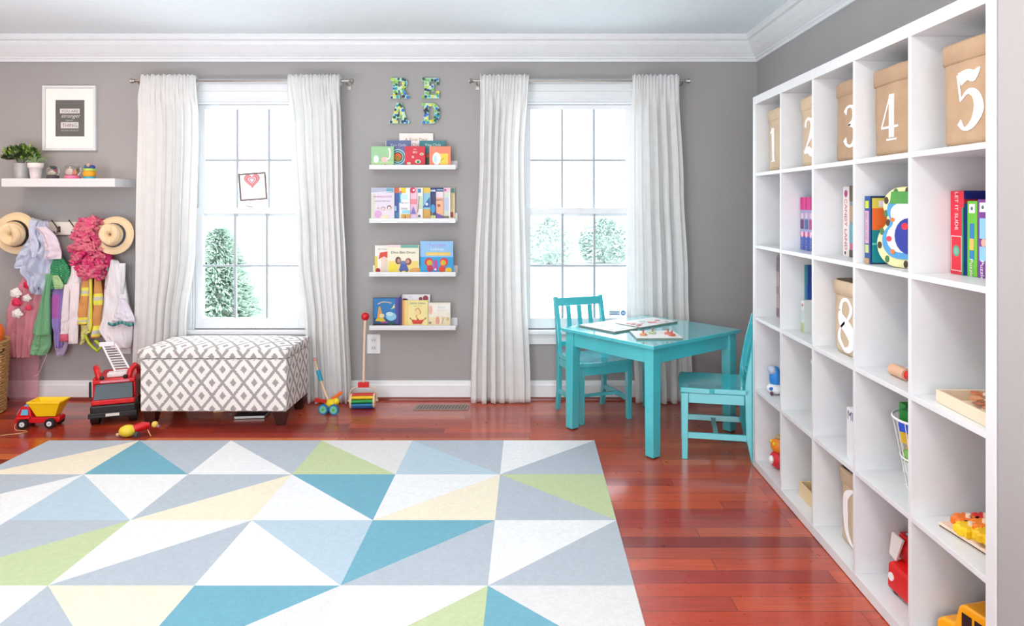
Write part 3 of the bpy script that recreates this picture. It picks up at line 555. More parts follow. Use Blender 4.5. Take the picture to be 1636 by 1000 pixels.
for i in range(16):
    x = -.15 + i * .02; v.add([(x - .006, -.04, .0046), (x + .002, -.04, .0046), (x + .012, .04, .0046), (x + .004, .04, .0046)], [(0, 1, 2, 3)], blkp)
v.build('grille_slots', t)
c = P(403, 298, 4.70); dr = MB(); brn = K('7c6a6a')
t = thing('heart_drawing', 'paper drawing with a red heart and brown border taped to the window', 'drawing', (c.x, 4.7115, c.z)); t.rotation_euler = (0, R(-4), 0)
MB().box(-.093, .093, .0, .0008, -.093, .093, mat('white_paper', (250, 250, 250), .8)).build('sheet', t)
for a in ((-.093, .093, .081, .093), (-.093, .093, -.093, -.081), (-.093, -.081, -.081, .081), (.081, .093, -.081, .081)): dr.box(a[0], a[1], -.0006, -.0001, a[2], a[3], brn)
dr.build('border', t)
ht = MB()
def heart(s, cx, cz): return [(cx + s * .062 * math.sin(a) ** 3, cz + s * .0039 * (13 * math.cos(a) - 5 * math.cos(2 * a) - 2 * math.cos(3 * a) - math.cos(4 * a))) for a in [2 * PI * k / 32 for k in range(32)]]
for k, (s, cc) in enumerate(((1, 'c47a80'), (.88, 'f2a0a2'), (.68, 'e06a70'), (.56, 'f6ccd0'), (.36, 'b890b8'), (.24, 'fdf4f8'))): ht.prism(heart(s * .85, -.003, .043), -.0009 - .0004 * k, -.0001, K(cc))
ht.build('heart', t)
c = P(987, 500, 4.69); t = thing('alarm_sticker', 'small blue and white security sticker low on the window behind the table', 'sticker', (c.x, 4.6905, c.z))
MB().box(-.058, .016, 0, .0006, -.017, .017, K('e8f0f8')).build('label_sheet', t)
s_ = MB().box(-.056, .014, -.0004, -.0001, .006, .010, K('8aa4c0')).box(-.056, .014, -.0004, -.0001, -.012, -.007, K('7a94b8')); s_.text('SECURED', .011, -.021, -.004, -.0004, K('5a84c0')); s_.build('lettering', t)
s_ = MB().disc(.036, 0, .018, 0, .0008, K('2a5a94'), 20); s_.disc(.036, 0, .014, -.0006, -.0001, K('6aa4dc'), 20); s_.box(.026, .046, -.0009, -.0007, -.003, .003, white); s_.build('badge', t)
# ---------------------------------------------------------------- kids' table and chairs
TA = R(39.5); tc_ = Vector((.692, 4.042))
t = thing('play_table', 'small square turquoise wooden play table by the window', 'table', (tc_.x, tc_.y, 0), TA)
hw, hd, th = .375, .345, .578
MB().box(-hw, hw, -hd, hd, th - .02, th, turq).build('tabletop', t, .003)
MB().box(-hw + .03, hw - .03, -hd + .03, -hd + .048, th - .1, th - .0205, turq).box(-hw + .03, hw - .03, hd - .048, hd - .03, th - .1, th - .0205, turq).box(-hw + .03, -hw + .048, -hd + .048, hd - .048, th - .1, th - .0205, turq).box(hw - .048, hw - .03, -hd + .048, hd - .048, th - .1, th - .0205, turq).build('apron', t, .001)
for sx in (-1, 1):
    for sy in (-1, 1):
        a, b = sorted((sx * (hw - .018), sx * (hw - .078))); c, d = sorted((sy * (hd - .018), sy * (hd - .078)))
        ax, bx = (a, b - .006) if sx < 0 else (a + .006, b); cy, dy = (c, d - .006) if sy < 0 else (c + .006, d)
        MB().hexa([(ax, cy, .006), (bx, cy, .006), (bx, dy, .006), (ax, dy, .006)], [(a, c, th - .021), (b, c, th - .021), (b, d, th - .021), (a, d, th - .021)], turq).box(ax + .004, bx - .004, cy + .004, dy - .004, 0, .006, darkwood).build('leg', t, .002)
def chair(label, x, y, rz):
    t = thing('kids_chair', label, 'chair', (x, y, 0), rz, 'turquoise chairs at the play table')
    w2, d2 = .158, .155
    # scooped seat
    m = MB(); n = 12; tp = []; bt = []
    for j in range(n + 1):
        for i in range(n + 1):
            u, v = i / n * 2 - 1, j / n * 2 - 1
            wx = w2 + .012 + (.008 if v < 0 else 0) * (1 - abs(v)); xx = u * wx; yy = v * (d2 + .012) - .008 - .012 * (1 - u * u) * (v < 0) * abs(v)
            dip = .009 * max(0, 1 - u * u) * max(0, 1 - (v * .8 - .1) ** 2)
            tp.append((xx, yy, .362 - dip)); bt.append((xx, yy, .336))
    def fc(o, flip): return [tuple(reversed(q)) if flip else q for q in [(o + j * (n + 1) + i, o + j * (n + 1) + i + 1, o + (j + 1) * (n + 1) + i + 1, o + (j + 1) * (n + 1) + i) for j in range(n) for i in range(n)]]
    N2 = (n + 1) ** 2; b = [i for i in range(n + 1)] + [(j + 1) * (n + 1) - 1 for j in range(1, n + 1)] + [n * (n + 1) + i for i in range(n - 1, -1, -1)] + [j * (n + 1) for j in range(n - 1, 0, -1)]
    m.add(tp + bt, fc(0, False) + fc(N2, True) + [(b[k], b[(k + 1) % len(b)], b[(k + 1) % len(b)] + N2, b[k] + N2)[::-1] for k in range(len(b))], turq)
    m.build('seat', t, .003)
    for s in (-1, 1):
        MB().hexa([(s * w2 - .013, -d2 - .014, 0), (s * w2 + .013, -d2 - .014, 0), (s * w2 + .013, -d2 + .014, 0), (s * w2 - .013, -d2 + .014, 0)], [(s * w2 - .016, -d2 - .018, .335), (s * w2 + .016, -d2 - .018, .335), (s * w2 + .016, -d2 + .018, .335), (s * w2 - .016, -d2 + .018, .335)], turq).build('leg', t, .002)
        x0, x1 = s * (w2 + .0) - .012, s * (w2 + .0) + .012; rg_ = []
        for z, y, d in ((0, .185, .03), (.12, .162, .034), (.335, .158, .04), (.42, .162, .038), (.56, .185, .034), (.69, .215, .028), (.702, .217, .02)):
            rg_.append([(x0, y - d / 2, z), (x1, y - d / 2, z), (x1, y + d / 2, z), (x0, y + d / 2, z)])
        MB().ring(rg_, turq, smooth=False).build('back_post', t, .002)
        MB().box(s * w2 - .007, s * w2 + .007, -d2 + .013, .146, .105, .135, turq).build('side_stretcher', t, .001)
    MB().box(-w2 + .0075, w2 - .0075, -.012, .012, .112, .128, turq).build('cross_stretcher', t, .001)
    MB().box(-w2 + .017, w2 - .017, -d2 - .012, -d2 + .004, .285, .334, turq).box(-w2 - .008, -w2 + .008, -d2 + .019, .135, .285, .334, turq).box(w2 - .008, w2 + .008, -d2 + .019, .135, .285, .334, turq).build('apron', t, .001)
    def yb(z): return .162 + (z - .42) * .196
    MB().hexa([(-w2 + .0125, yb(.645) - .009, .645), (w2 - .0125, yb(.645) - .009, .645), (w2 - .0125, yb(.645) + .009, .645), (-w2 + .0125, yb(.645) + .009, .645)], [(-w2 + .0125, yb(.695) - .009, .695), (w2 - .0125, yb(.695) - .009, .695), (w2 - .0125, yb(.695) + .009, .695), (-w2 + .0125, yb(.695) + .009, .695)], turq).build('top_rail', t, .002)
    MB().box(-w2 + .0125, w2 - .0125, yb(.415) - .009, yb(.415) + .009, .4, .43, turq).build('lower_rail', t, .002)
    for k in (-1, 0, 1):
        x = k * .076; MB().hexa([(x - .014, yb(.43) - .005, .431), (x + .014, yb(.43) - .005, .431), (x + .014, yb(.43) + .005, .431), (x - .014, yb(.43) + .005, .431)], [(x - .014, yb(.644) - .005, .644), (x + .014, yb(.644) - .005, .644), (x + .014, yb(.644) + .005, .644), (x - .014, yb(.644) + .005, .644)], turq).build('back_slat', t)
    return t
chair('turquoise child chair under the window, tucked behind the table, slatted back fully visible', .392, 4.335, R(21.9))
chair('turquoise child chair seen from the side between the table and shelf unit', .972, 3.712, R(-101.4))
u_ = Vector((math.cos(TA), math.sin(TA))); v_ = Vector((-math.sin(TA), math.cos(TA)))
pzc = dict(p='f4c8c8', r='e06a70', g='a8d8b0', b='b8d8ec', o='f0b080', w='fafafa', y='f6e6b0')
def board(label, x, y, rz, w, d, seed, keys, pegs=False):
    t = thing('puzzle_board', label, 'puzzle', (x, y, th + .0005), rz, 'puzzles on the play table'); rnd = random.Random(seed)
    e = K('8c9a90'); MB().box(0, w, 0, d, 0, .009, e).build('board', t, .001)
    m = MB().box(.002, w - .002, .002, d - .002, .0091, .0098, K('f8f8f6'))
    for k in range(26 if not pegs else 9):
        a, b, r = rnd.uniform(.03, w - .03), rnd.uniform(.03, d - .03), rnd.uniform(.012, .026)
        pts = [(a + r * rnd.uniform(.6, 1.2) * math.cos(q * PI / 4), b + r * rnd.uniform(.6, 1.2) * math.sin(q * PI / 4), .0101 + k * .00005) for q in range(8)]
        m.add(pts, [tuple(range(8))], K(pzc[rnd.choice(keys)]))
    m.build('printed_picture', t)
    if pegs:
        for k, (a, b, c) in enumerate(((.05, .08, 'f0a878'), (.19, .11, 'e07a6a'), (.2, .06, 'd86a50'), (.11, .13, 'b8d8b0'))):
            p = MB().lathe([(.016, 0), (.02, .003), (.02, .008), (.012, .011)], K(c), 12, (a, b, .0102)); q = p.build('puzzle_piece', t); MB().lathe([(.004, 0), (.004, .008), (.007, .012), (.004, .017)], K('c46a5a'), 10, (a, b, .0212)).build('peg_knob', q)
board('large pale puzzle board on the table beside the slatted chair back', .468, 3.885, TA, .19, .285, 3, 'pwwyb')
board('pink and white puzzle board at the window end of the table, behind the others', .632, 4.02, TA, .33, .2, 5, 'prrwg')
board('small chunky peg puzzle with orange pieces at the middle of the table', .562, 3.70, R(2), .245, .215, 8, 'wgwy', True)
# ---------------------------------------------------------------- cube shelf unit
UX0, UX1, UY0, UY1 = 1.102, 1.4895, 1.668, 3.485
ut = thing('cube_shelf', 'large white five by five cube shelf unit along the side wall', 'shelf unit', ((UX0 + UX1) / 2, (UY0 + UY1) / 2, 0))
MB().box(UX0, UX1, UY0, UY1, 1.778, 1.817, lacq).build('top_panel', ut, .001, world=True)
MB().box(UX0, UX1, UY0, UY1, 0.003, .039, lacq).build('bottom_panel', ut, .001, world=True)
MB().box(UX0, UX1, UY1 - .0385, UY1, .0392, 1.7778, lacq).build('side_panel', ut, .001, world=True)
MB().box(UX0, UX1, UY0, UY0 + .0385, .0392, 1.7778, lacq).build('side_panel', ut, .001, world=True)
RZ = [None, 1.443, 1.092, .741, .390, .039]; CY = [None] + [(3.111 - .351 * k, 3.446 - .351 * k) for k in range(5)]
for k in range(4): MB().box(UX0 + .001, UX1, CY[k + 1][0] - .0158, CY[k + 1][0] - .0002, .0392, 1.7778, lacq).build('divider', ut, .0008, world=True)
for r in range(1, 5):
    for c in range(1, 6): MB().box(UX0 + .0015, UX1, CY[c][0] + .0002, CY[c][1] - .0002, RZ[r] - .016, RZ[r], lacq).build('shelf_board', ut, .0008, world=True)
# things in the cubes
burlap = mat('tan_paper_fabric', (164, 136, 108), .85, var=.1, vs=14, bump=.4, bs=250)
palebag = mat('pale_paper_fabric', (196, 174, 146), .85, var=.12, vs=10, bump=.4, bs=200)
ink = mat('white_print', (245, 245, 245), .7)
inside_dark = mat('dark_cotton_lining', (50, 25, 18), .9)
DIG = {'1': [([(-.18, .36), (-.02, .5)], [.03, .05]), ([(0, .5), (0, -.46)], [.17, .17]), ([(-.16, -.485), (.16, -.485)], [.03, .03])],
       '2': [([(-.22, .28), (-.14, .44), (.05, .48), (.2, .32), (.14, .08), (-.05, -.16), (-.25, -.42)], [.12, .06, .06, .15, .13, .05, .04]), ([(-.27, -.42), (-.05, -.36), (.1, -.45), (.26, -.38), (.29, -.2)], [.06, .15, .15, .08, .02])],
       '3': [([(-.22, .34), (-.12, .46), (.06, .47), (.18, .32), (.12, .1), (-.08, .03)], [.13, .05, .05, .15, .1, .03]), ([(-.08, .03), (.14, -.02), (.22, -.24), (.08, -.47), (-.14, -.45), (-.24, -.3)], [.03, .08, .17, .06, .05, .13])],
       '4': [([(.08, .5), (.08, -.44)], [.16, .16]), ([(.04, .5), (-.29, -.2)], [.03, .03]), ([(-.3, -.21), (.3, -.21)], [.035, .035]), ([(-.1, -.485), (.26, -.485)], [.03, .03])],
       '5': [([(-.2, .38), (-.02, .43), (.12, .39), (.25, .5)], [.18, .14, .15, .02]), ([(-.24, .46), (-.18, .02)], [.04, .03]), ([(-.19, .0), (-.02, .14), (.16, .06), (.22, -.18), (.1, -.42), (-.08, -.49), (-.2, -.36)], [.02, .06, .13, .17, .11, .04, .1])],
       '8': [([(-.2, .22), (-.16, .06), (.1, -.1), (.22, -.28), (.12, -.46), (-.06, -.5)], [.08, .2, .22, .2, .1, .05]), ([(-.2, .24), (-.12, .42), (.06, .46), (.18, .32), (.1, .12), (-.16, -.08), (-.24, -.3), (-.06, -.49)], [.1, .06, .05, .08, .05, .04, .09, .05])],
       '0': [([(0, .5), (-.22, .3), (-.26, 0), (-.2, -.32), (0, -.5)], [.03, .14, .2, .14, .03]), ([(0, .5), (.22, .3), (.26, 0), (.2, -.32), (0, -.5)], [.03, .14, .2, .14, .03])]}
def bag(label, Ya, Yb, r, h, digit, dy, ds, X0=1.118, ma=None, seed=1, crush=0.006, dark=False, fold=.05, back=.3):
    ma = ma or burlap; rnd = random.Random(seed); z0 = RZ[r] + .001
    t = thing('storage_bag', label, 'storage bag', (X0 + .15, (Ya + Yb) / 2, z0), 0, 'fabric storage bags in the cube shelf'); W2, D2 = (Yb - Ya) / 2, back / 2
    def cs(k, z, ins=0):
        pts = []; n = 40; ex = 5
        for i in range(n):
            a = 2 * PI * i / n; ca, sa = math.cos(a), math.sin(a)
            rr = (abs(ca) ** ex + abs(sa) ** ex) ** (-1 / ex); q = noise.noise(Vector((ca * 1.6, sa * 1.6, z * 9 + seed * 3.3)))
            x = ca * rr * (D2 - ins) ; y = sa * rr * (W2 - ins); s = 1 + q * crush * 6 * .5
            lim = 1.0
            y = max(-W2 + ins, min(W2 - ins, y * (s if s < 1 else 1))); x = x * (s if s < 1.05 else 1.05) + (crush * 1.2 * q)
            pts.append((max(-D2 + ins, x), y, z))
        return pts
    zs = [0, .01] + [h * i / 12 for i in range(1, 13)]
    body = MB().ring([cs(0, z, .008 if z == 0 else 0) for z in zs] + [cs(0, h, .006), cs(0, h - .03, .008)], ma, cap=False)
    body.add(cs(0, 0, .008), [tuple(reversed(range(40)))], ma)
    body.build('bag_body', t)
    MB().ring([cs(0, h - fold, -.001), cs(0, h - fold + .004, -.005), cs(0, h - .004, -.005), cs(0, h + .003, -.001), cs(0, h + .002, .004)], ma, cap=False).build('folded_cuff', t)
    MB().add(cs(0, h - (.02 if dark else .05), .007), [tuple(range(40))], inside_dark).build('lining', t)
    if digit:
        m = MB()
        for pts, ws in DIG[digit]: m.ribbon([(p[0] * ds * 1.15, p[1] * ds) for p in pts], [q * ds * 1.3 for q in ws], 0, 0.0012, ink, 8)
        nv = []
        # wrap the print onto the bag's front (facing the room); glyph x runs towards the camera
        for v in m.v:
            yy = dy - (Ya + Yb) / 2 - v.x; z = h * .43 + v.z; best = None
            q = cs(0, z); front = [p for p in q if p[0] < 0]; front.sort(key=lambda p: abs(p[1] - yy)); a, b = front[0], front[1]
            k = 0 if abs(b[1] - a[1]) < 1e-6 else max(-.5, min(1.5, (yy - a[1]) / (b[1] - a[1]))); xx = a[0] + (b[0] - a[0]) * k
            nv.append(Vector((xx - .0022 + v.y, yy, z)))
        m.v = nv; m.build('printed_number' , t)
    return t
bag('tan storage bag with white number 1 in the top row, farthest cube', 3.135, 3.40, 1, .285, '1', 3.29, .155, X0=1.135, seed=2, ma=palebag, crush=.012)
bag('tan storage bag with white number 2 in the top row', 2.785, 2.995, 1, .285, '2', 2.88, .15, X0=1.14, seed=5, crush=.014, ma=palebag)
bag('tan storage bag with white number 3 in the top row, half behind its divider', 2.425, 2.635, 1, .285, '3', 2.487, .145, X0=1.13, seed=3)
bag('tan storage bag with white number 4 in the top row', 2.078, 2.348, 1, .275, '4', 2.205, .142, X0=1.125, seed=9, crush=.009)
bag('tan storage bag with white number 5 in the top row, nearest cube', 1.712, 1.945, 1, .268, '5', 1.803, .15, X0=1.12, seed=4)
bag('crumpled pale bag with white crossing mark in the third row of cubes', 2.43, 2.70, 3, .265, '8', 2.565, .19, X0=1.15, seed=6, ma=palebag, crush=.014, dark=True)
bag('crumpled pale bag with dark lining in the bottom row of cubes', 2.44, 2.68, 5, .27, '0', 2.545, .2, X0=1.165, seed=8, ma=palebag, crush=.014, dark=True)
def sbox(name, label, cat, X0, Ya, Yb, r, h, depth, colr, art=(), near=None, pages=False):
    """a box or book standing in a cube, its spine facing the room; glyphs on the spine run down"""
    z0 = RZ[r] + .0008; t = thing(name, label, cat, (X0, (Ya + Yb) / 2, z0), -PI / 2, 'boxes and books in the cube shelf')
    w = Yb - Ya; hw = w / 2; m = MB(); cm = K(colr)
    if pages:
        m.box(-hw, -hw + .003, 0, depth, 0, h, cm).box(hw - .003, hw, 0, depth, 0, h, cm).box(-hw + .003, hw - .003, 0, .003, 0, h, cm); m.build('cover', t)
        MB().box(-hw + .0032, hw - .0032, .0032, depth - .004, .003, h - .003, paper).build('pages', t)
    else:
        m.box(-hw, hw, 0, depth, 0, h, cm); m.build('box_body', t, .001)
    a = MB(); ti = MB()
    for k, it in enumerate(art):
        y = -.0004 - .0002 * (k + 1); U = lambda u: -hw + u * w; V = lambda v: v * h
        if it[0] == 'r': a.box(U(it[1]), U(it[3]), y, -.0001, V(it[2]), V(it[4]), K(it[5]))
        elif it[0] == 'c': a.disc(U(it[1]), V(it[2]), it[3] * w, y, -.0001, K(it[4]), 16)
        elif it[0] == 'v':                                # vertical lettering
            q = MB(); q.text(it[1], it[4] * h, 0, -.33 * it[4] * h, 0, K(it[5])); rt = it[6] if len(it) > 6 else -1
            ti.T = Matrix.Translation((U(it[2]), y - .0003, V(it[3]))) @ Matrix.Rotation(R(90 if rt < 0 else -90), 4, 'Y'); ti.add([tuple(p) for p in q.v], q.f, K(it[5]))
        elif it[0] == 'n':                                # picture on the face towards the camera (+x local)
            a.box(hw + .0001, hw + .0004 + .0002 * k, depth * it[1], depth * it[3], V(it[2]), V(it[4]), K(it[5]))
    if a.v: a.build('printed_picture', t)
    if ti.v: ti.build('title', t)
    return t
for k in range(3):
    Ya, Yb = 3.09 - .047 * (k + 1), 3.09 - .047 * k - .001
    sbox('storybook_box', ['pink and blue boxed book farthest in its cube of the second row', 'middle pink and blue boxed book of the second row', 'pink and blue boxed book beside the divider in the second row'][k], 'book', 1.185, Ya, Yb, 2, .228, .17, '4a5fb8', [('r', 0, .26, 1, .34, 'd83a8c'), ('r', 0, .34, 1, .76, 'a8a8d0'), ('r', .1, .4, .9, .58, ['6a3a6a', '4a6aa0', 'c04a80'][k]), ('r', .2, .6, .8, .7, 'e8c8d8'), ('r', 0, .76, 1, 1, 'e8409a'), ('c', .5, .3, .28, 'f4d8e8'), ('v', 'TALES', .5, .13, .1, '9ab8e8'), ('v', 'FAIRY', .5, .88, .09, '8a2060')])
sbox('board_game', 'white board game box with pink letters reading CANDY LAND, second row', 'board game', 1.205, 2.662, 2.715, 2, .265, .26, 'f2eae6', [('v', 'CANDY LAND', .5, .46, .115, 'c83a6a'), ('c', .5, .9, .26, 'b04a90'), ('c', .4, .05, .12, '60506a')])
sbox('board_game', 'grey patterned board game box beside the CANDY LAND box', 'board game', 1.205, 2.62, 2.659, 2, .268, .26, '8a929a', [('r', 0, .78, 1, 1, '6a5a4a'), ('r', .1, .5, .9, .72, 'b89a80'), ('r', 0, .2, 1, .45, '6aa8b8'), ('r', 0, 0, 1, .1, '4a4a44'), ('r', .2, .1, .8, .2, 'c06a8a')])
sbox('board_game', 'teal and orange game box with a blue spine behind the guitar tin', 'board game', 1.132, 2.345, 2.385, 2, .226, .27, '1f4f98', [('n', .0, .0, 1, 1, '0f2f5c'), ('n', .02, .02, .98, .97, '16929c'), ('n', .02, .5, .45, .97, 'f07030'), ('n', .02, .82, .6, .97, 'e0d050'), ('n', .1, .84, .3, .93, 'f4e8f0'), ('n', .02, .28, .6, .31, '6ad0d4'), ('r', .2, .82, .75, .93, 'c8dc3c'), ('r', .2, .3, .75, .78, 'e8b8d0'), ('r', .2, .16, .75, .28, 'c8d48c'), ('r', .1, 0, .8, .08, 'c0a070'), ('v', 'SEEK AND FIND', .5, .55, .06, '7a4a90')])
# small guitar-shaped tin, waist on the left as the photo shows
gt = thing('guitar_case', 'child guitar-shaped tin with leaf border and flowers, second row', 'guitar case', (1.165, 2.185, RZ[2] + .001), R(-60))
def gout(s=1.): 
    pts = [(-.0, 0), (-.055, .006), (-.088, .035), (-.098, .075), (-.088, .11), (-.068, .135), (-.064, .155), (-.076, .185), (-.072, .22), (-.045, .245), (-.018, .252), (.018, .252), (.045, .245), (.072, .22), (.076, .185), (.064, .155), (.068, .135), (.088, .11), (.098, .075), (.088, .035), (.055, .006)]
    P2 = []
    n = len(pts)
    for i in range(n):
        a, b, c, d = [Vector(pts[(i + k) % n]) for k in (-1, 0, 1, 2)]
        for q in range(3):
            t_ = q / 3; v = .5 * ((2 * b) + (c - a) * t_ + (2 * a - 5 * b + 4 * c - d) * t_ * t_ + (3 * b - a - 3 * c + d) * t_ ** 3); P2.append((v.x * s, .126 + (v.y - .126) * s))
    return [(x, max(z, 0.0)) for x, z in P2]
MB().prism(gout(1), 0, .055, K('e4e0a8')).build('case_body', gt, .003)
m = MB().prism(gout(.78), -.004, -.0002, K('4f9ad0')).build('front_panel', gt)
m = MB(); m.prism([(x, z) for x, z in gout(.62)], -.0050, -.0041, K('e8eef4')); m.disc(.012, .1, .046, -.0058, -.0051, K('2a3a9c'), 20, .056); m.prism([(-.05, .2), (.05, .2), (.045, .238), (-.045, .238)], -.0052, -.0041, K('4f9a48'))
for x, z, r, c in ((.0, .13, .011, 'e02840'), (.03, .09, .012, 'd860b0'), (-.052, .09, .009, 'e04850'), (.02, .07, .01, 'e8c030'), (-.04, .15, .007, 'e07a40'), (-.04, .05, .008, 'e07a40')): m.disc(x, z, r, -.0066, -.0059, K(c), 12)
m.build('flower_print', gt)
m = MB(); rr_ = gout(.9)
for k in range(0, 63, 4):
    x, z = rr_[k]; m.disc(x, z + .0, .008, -.0008, -.0001, K('4a7a4a' if k % 8 else '4a3a28'), 8, .012)
m.build('leaf_border', gt)
sbox('puzzle_box', 'tall red game box with a green badge at the nearest cube of the second row', 'board game', 1.215, 1.975, 2.038, 2, .237, .262, 'dc2038', [('r', .06, .04, .86, .46, 'f4d0d0'), ('r', .1, .05, .82, .45, 'e02438'), ('c', .46, .28, .26, '5aa088'), ('c', .46, .28, .16, '7ac0a0'), ('v', 'LET IT SLIDE', .5, .76, .085, 'f8e8e8'), ('r', .88, 0, 1, .8, '1f8a6a'), ('n', 0, .0, 1, 1, 'b81830'), ('n', 0, .9, 1, 1, '16207a'), ('n', 0, 0, .05, .85, '2050a0')])
sbox('puzzle_box', 'bright green puzzle box with a white badge, between the red and purple boxes', 'puzzle box', 1.22, 1.925, 1.968, 2, .208, .24, '6cc038', [('r', .2, .84, .8, .96, 'f0f0f4'), ('c', .5, .9, .12, '506a60'), ('r', .3, .5, .7, .7, '2a80c4'), ('r', .3, .35, .7, .5, 'f0c060'), ('r', .3, .22, .7, .34, '2a80c4'), ('v', 'Puzzle', .5, .11, .1, 'f4f0f4')])
sbox('puzzle_box', 'purple puzzle box with light blue ovals, nearest in the second row', 'puzzle box', 1.22, 1.878, 1.922, 2, .212, .24, '7a3a90', [('r', .2, .84, .8, .96, 'f0f0f4'), ('c', .5, .9, .12, '506a60'), ('r', .22, .5, .78, .76, '90c8f0'), ('c', .6, .45, .24, 'f0b0a0'), ('r', .22, .22, .78, .4, '90c8f0'), ('v', 'Puzzle', .5, .1, .1, 'f4f0f4')])
sbox('storybook', 'thin grey brown book against the divider in the farthest third-row cube', 'book', 1.205, 3.408, 3.444, 3, .298, .2, 'b8aaa8', [('r', 0, .75, 1, .98, '8a8288'), ('r', 0, .38, 1, .5, '9a9290'), ('r', 0, .02, 1, .15, '8a7a80')], pages=True)
sbox('storybook', 'tall teal book in the second cube of the third row', 'book', 1.205, 3.06, 3.093, 3, .283, .24, '148090', [('r', 0, 0, .35, 1, '0f8a94'), ('r', .5, .3, 1, .7, '3060a8'), ('n', 0, .45, 1, 1, '2a4aa0'), ('n', 0, 0, 1, .45, '1a8a80'), ('r', 0, 0, 1, .12, '5a9a60')], pages=True)
sbox('storybook', 'small white book with green foot in front of the tall teal book', 'book', 1.175, 3.022, 3.056, 3, .135, .15, 'dfe6e2', [('r', 0, 0, 1, .3, 'b8c890'), ('c', .5, .85, .2, 'c04a6a'), ('r', .2, .35, .8, .7, 'c8d8dc')], pages=True)
t = thing('wooden_rattle', 'small wooden roller with red end lying in the third row', 'toy', (1.175, 2.235, RZ[3] + .0195))
MB().tube([(-.005, .04, 0), (.0, .02, 0), (.0, -.04, 0)], .019, K('e0b090'), 16).build('roller', t); MB().tube([(.0, -.0405, 0), (.001, -.055, 0)], [.013, .011], redp, 14).build('end_cap', t)
# open puzzle tray
t = thing('wooden_tray', 'shallow wooden tray full of puzzle pieces in the nearest third-row cube', 'tray', (1.27, 1.842, RZ[3] + .0008), R(-2))
def tray(t, a, b, h, ma): MB().box(-a, a, -b, b, 0, .005, ma).box(-a, -a + .007, -b, b, .0052, h, ma).box(a - .007, a, -b, b, .0052, h, ma).box(-a + .0072, a - .0072, -b, -b + .007, .0052, h, ma).box(-a + .0072, a - .0072, b - .007, b, .0052, h, ma).build('tray_body', t, .001)
tray(t, .14, .125, .034, K('f0dcc0'))
rnd = random.Random(4)
def chips(t, a, b, z, n, cols, r=.018, nm='puzzle_piece'):
    for k in range(n):
        x, y, q = rnd.uniform(-a, a), rnd.uniform(-b, b), rnd.random() * 6.28; m = MB(); m.T = Matrix.Translation((x, y, z + k * .0006)) @ Matrix.Rotation(q, 4, 'Z') @ Matrix.Rotation(rnd.uniform(-.25, .25), 4, 'X')
        m.add([(r * c * (1.1 if i % 2 else .8), r * s, zz) for zz in (0, .004) for i, (c, s) in enumerate((math.cos(i * PI / 3), math.sin(i * PI / 3)) for i in range(6))], [(5, 4, 3, 2, 1, 0), (6, 7, 8, 9, 10, 11)] + [(i, (i + 1) % 6, (i + 1) % 6 + 6, i + 6) for i in range(6)], K(rnd.choice(cols))); m.build(nm, t)
chips(t, .11, .095, .014, 34, ['e8a070', 'd87a50', 'f0c8a0', 'e0b080', 'c86a48', 'f4e0c8'])
# fourth row
t = thing('blue_toy', 'small shiny blue toy with white base in the farthest fourth-row cube', 'toy', (1.17, 3.36, RZ[4] + .001))
MB().sph((0, 0, .075), (.028, .035, .055), K('2a8ae0')).build('body', t); MB().sph((.0, -.01, .025), (.045, .05, .024), K('f0f4f8')).build('base', t); MB().sph((-.03, -.035, .03), (.012, .012, .008), K('2a6ac0')).sph((-.035, -.05, .012), (.008, .008, .01), K('6a3a50')).build('wheel', t); MB().sph((-.015, .0, .11), (.02, .028, .022), K('b8c4dc')).build('dome', t)
def wire_basket(label, x, y, z, rt, rb, h, ma, wires=16):
    t = thing('wire_basket', label, 'basket', (x, y, z)); m = MB()
    for zz, r in ((h, rt), (h * .45, rb + (rt - rb) * .45), (.003, rb)): m.tube([(r * math.cos(a), r * math.sin(a), zz) for a in [2 * PI * k / 32 for k in range(33)]], .0025 if zz < h else .004, ma, 6)
    for k in range(wires):
        a = 2 * PI * k / wires; m.tube([(rt * math.cos(a), rt * math.sin(a), h), (rb * math.cos(a), rb * math.sin(a), .003)], .0016, ma, 5)
    for k in range(5): m.tube([(-rb, (k - 2) * rb * .3, .003), (rb, (k - 2) * rb * .3, .003)], .0012, ma, 5)
    m.build('wire_frame', t); return t
wm = mat('white_wire', (235, 238, 240), .4)
wire_basket('tall white wire basket, nearly hidden, in the second fourth-row cube', 1.30, 2.92, RZ[4] + .002, .125, .085, .24, wm)
MB_ = thing('green_ball', 'light green ball inside the half hidden white wire basket', 'ball', (1.28, 2.9, RZ[4] + .058)); MB().sph((0, 0, 0), .05, K('b8e060'), 20).build('ball', MB_)
t = thing('card_box', 'white card box with dark blue letters in the third fourth-row cube', 'box', (1.22, 2.47, RZ[4] + .001))
MB().box(-.09, .12, -.045, .045, 0, .18, K('f0f0f4')).build('box_body', t, .001); m = MB(); q = MB().text('MIX', .045, 0, 0, 0, K('2a2a6a')); m.T = Matrix.Translation((-.0906, .0, .14)) @ Matrix.Rotation(-PI / 2, 4, 'Z'); m.add([tuple(p) for p in q.v], q.f, K('2a2a6a')); m.build('printed_letters', t)
wb_ = wire_basket('white wire basket packed with coloured blocks, fourth row', 1.27, 2.215, RZ[4] + .002, .118, .075, .225, wm, 20)
rnd = random.Random(11); k = 0
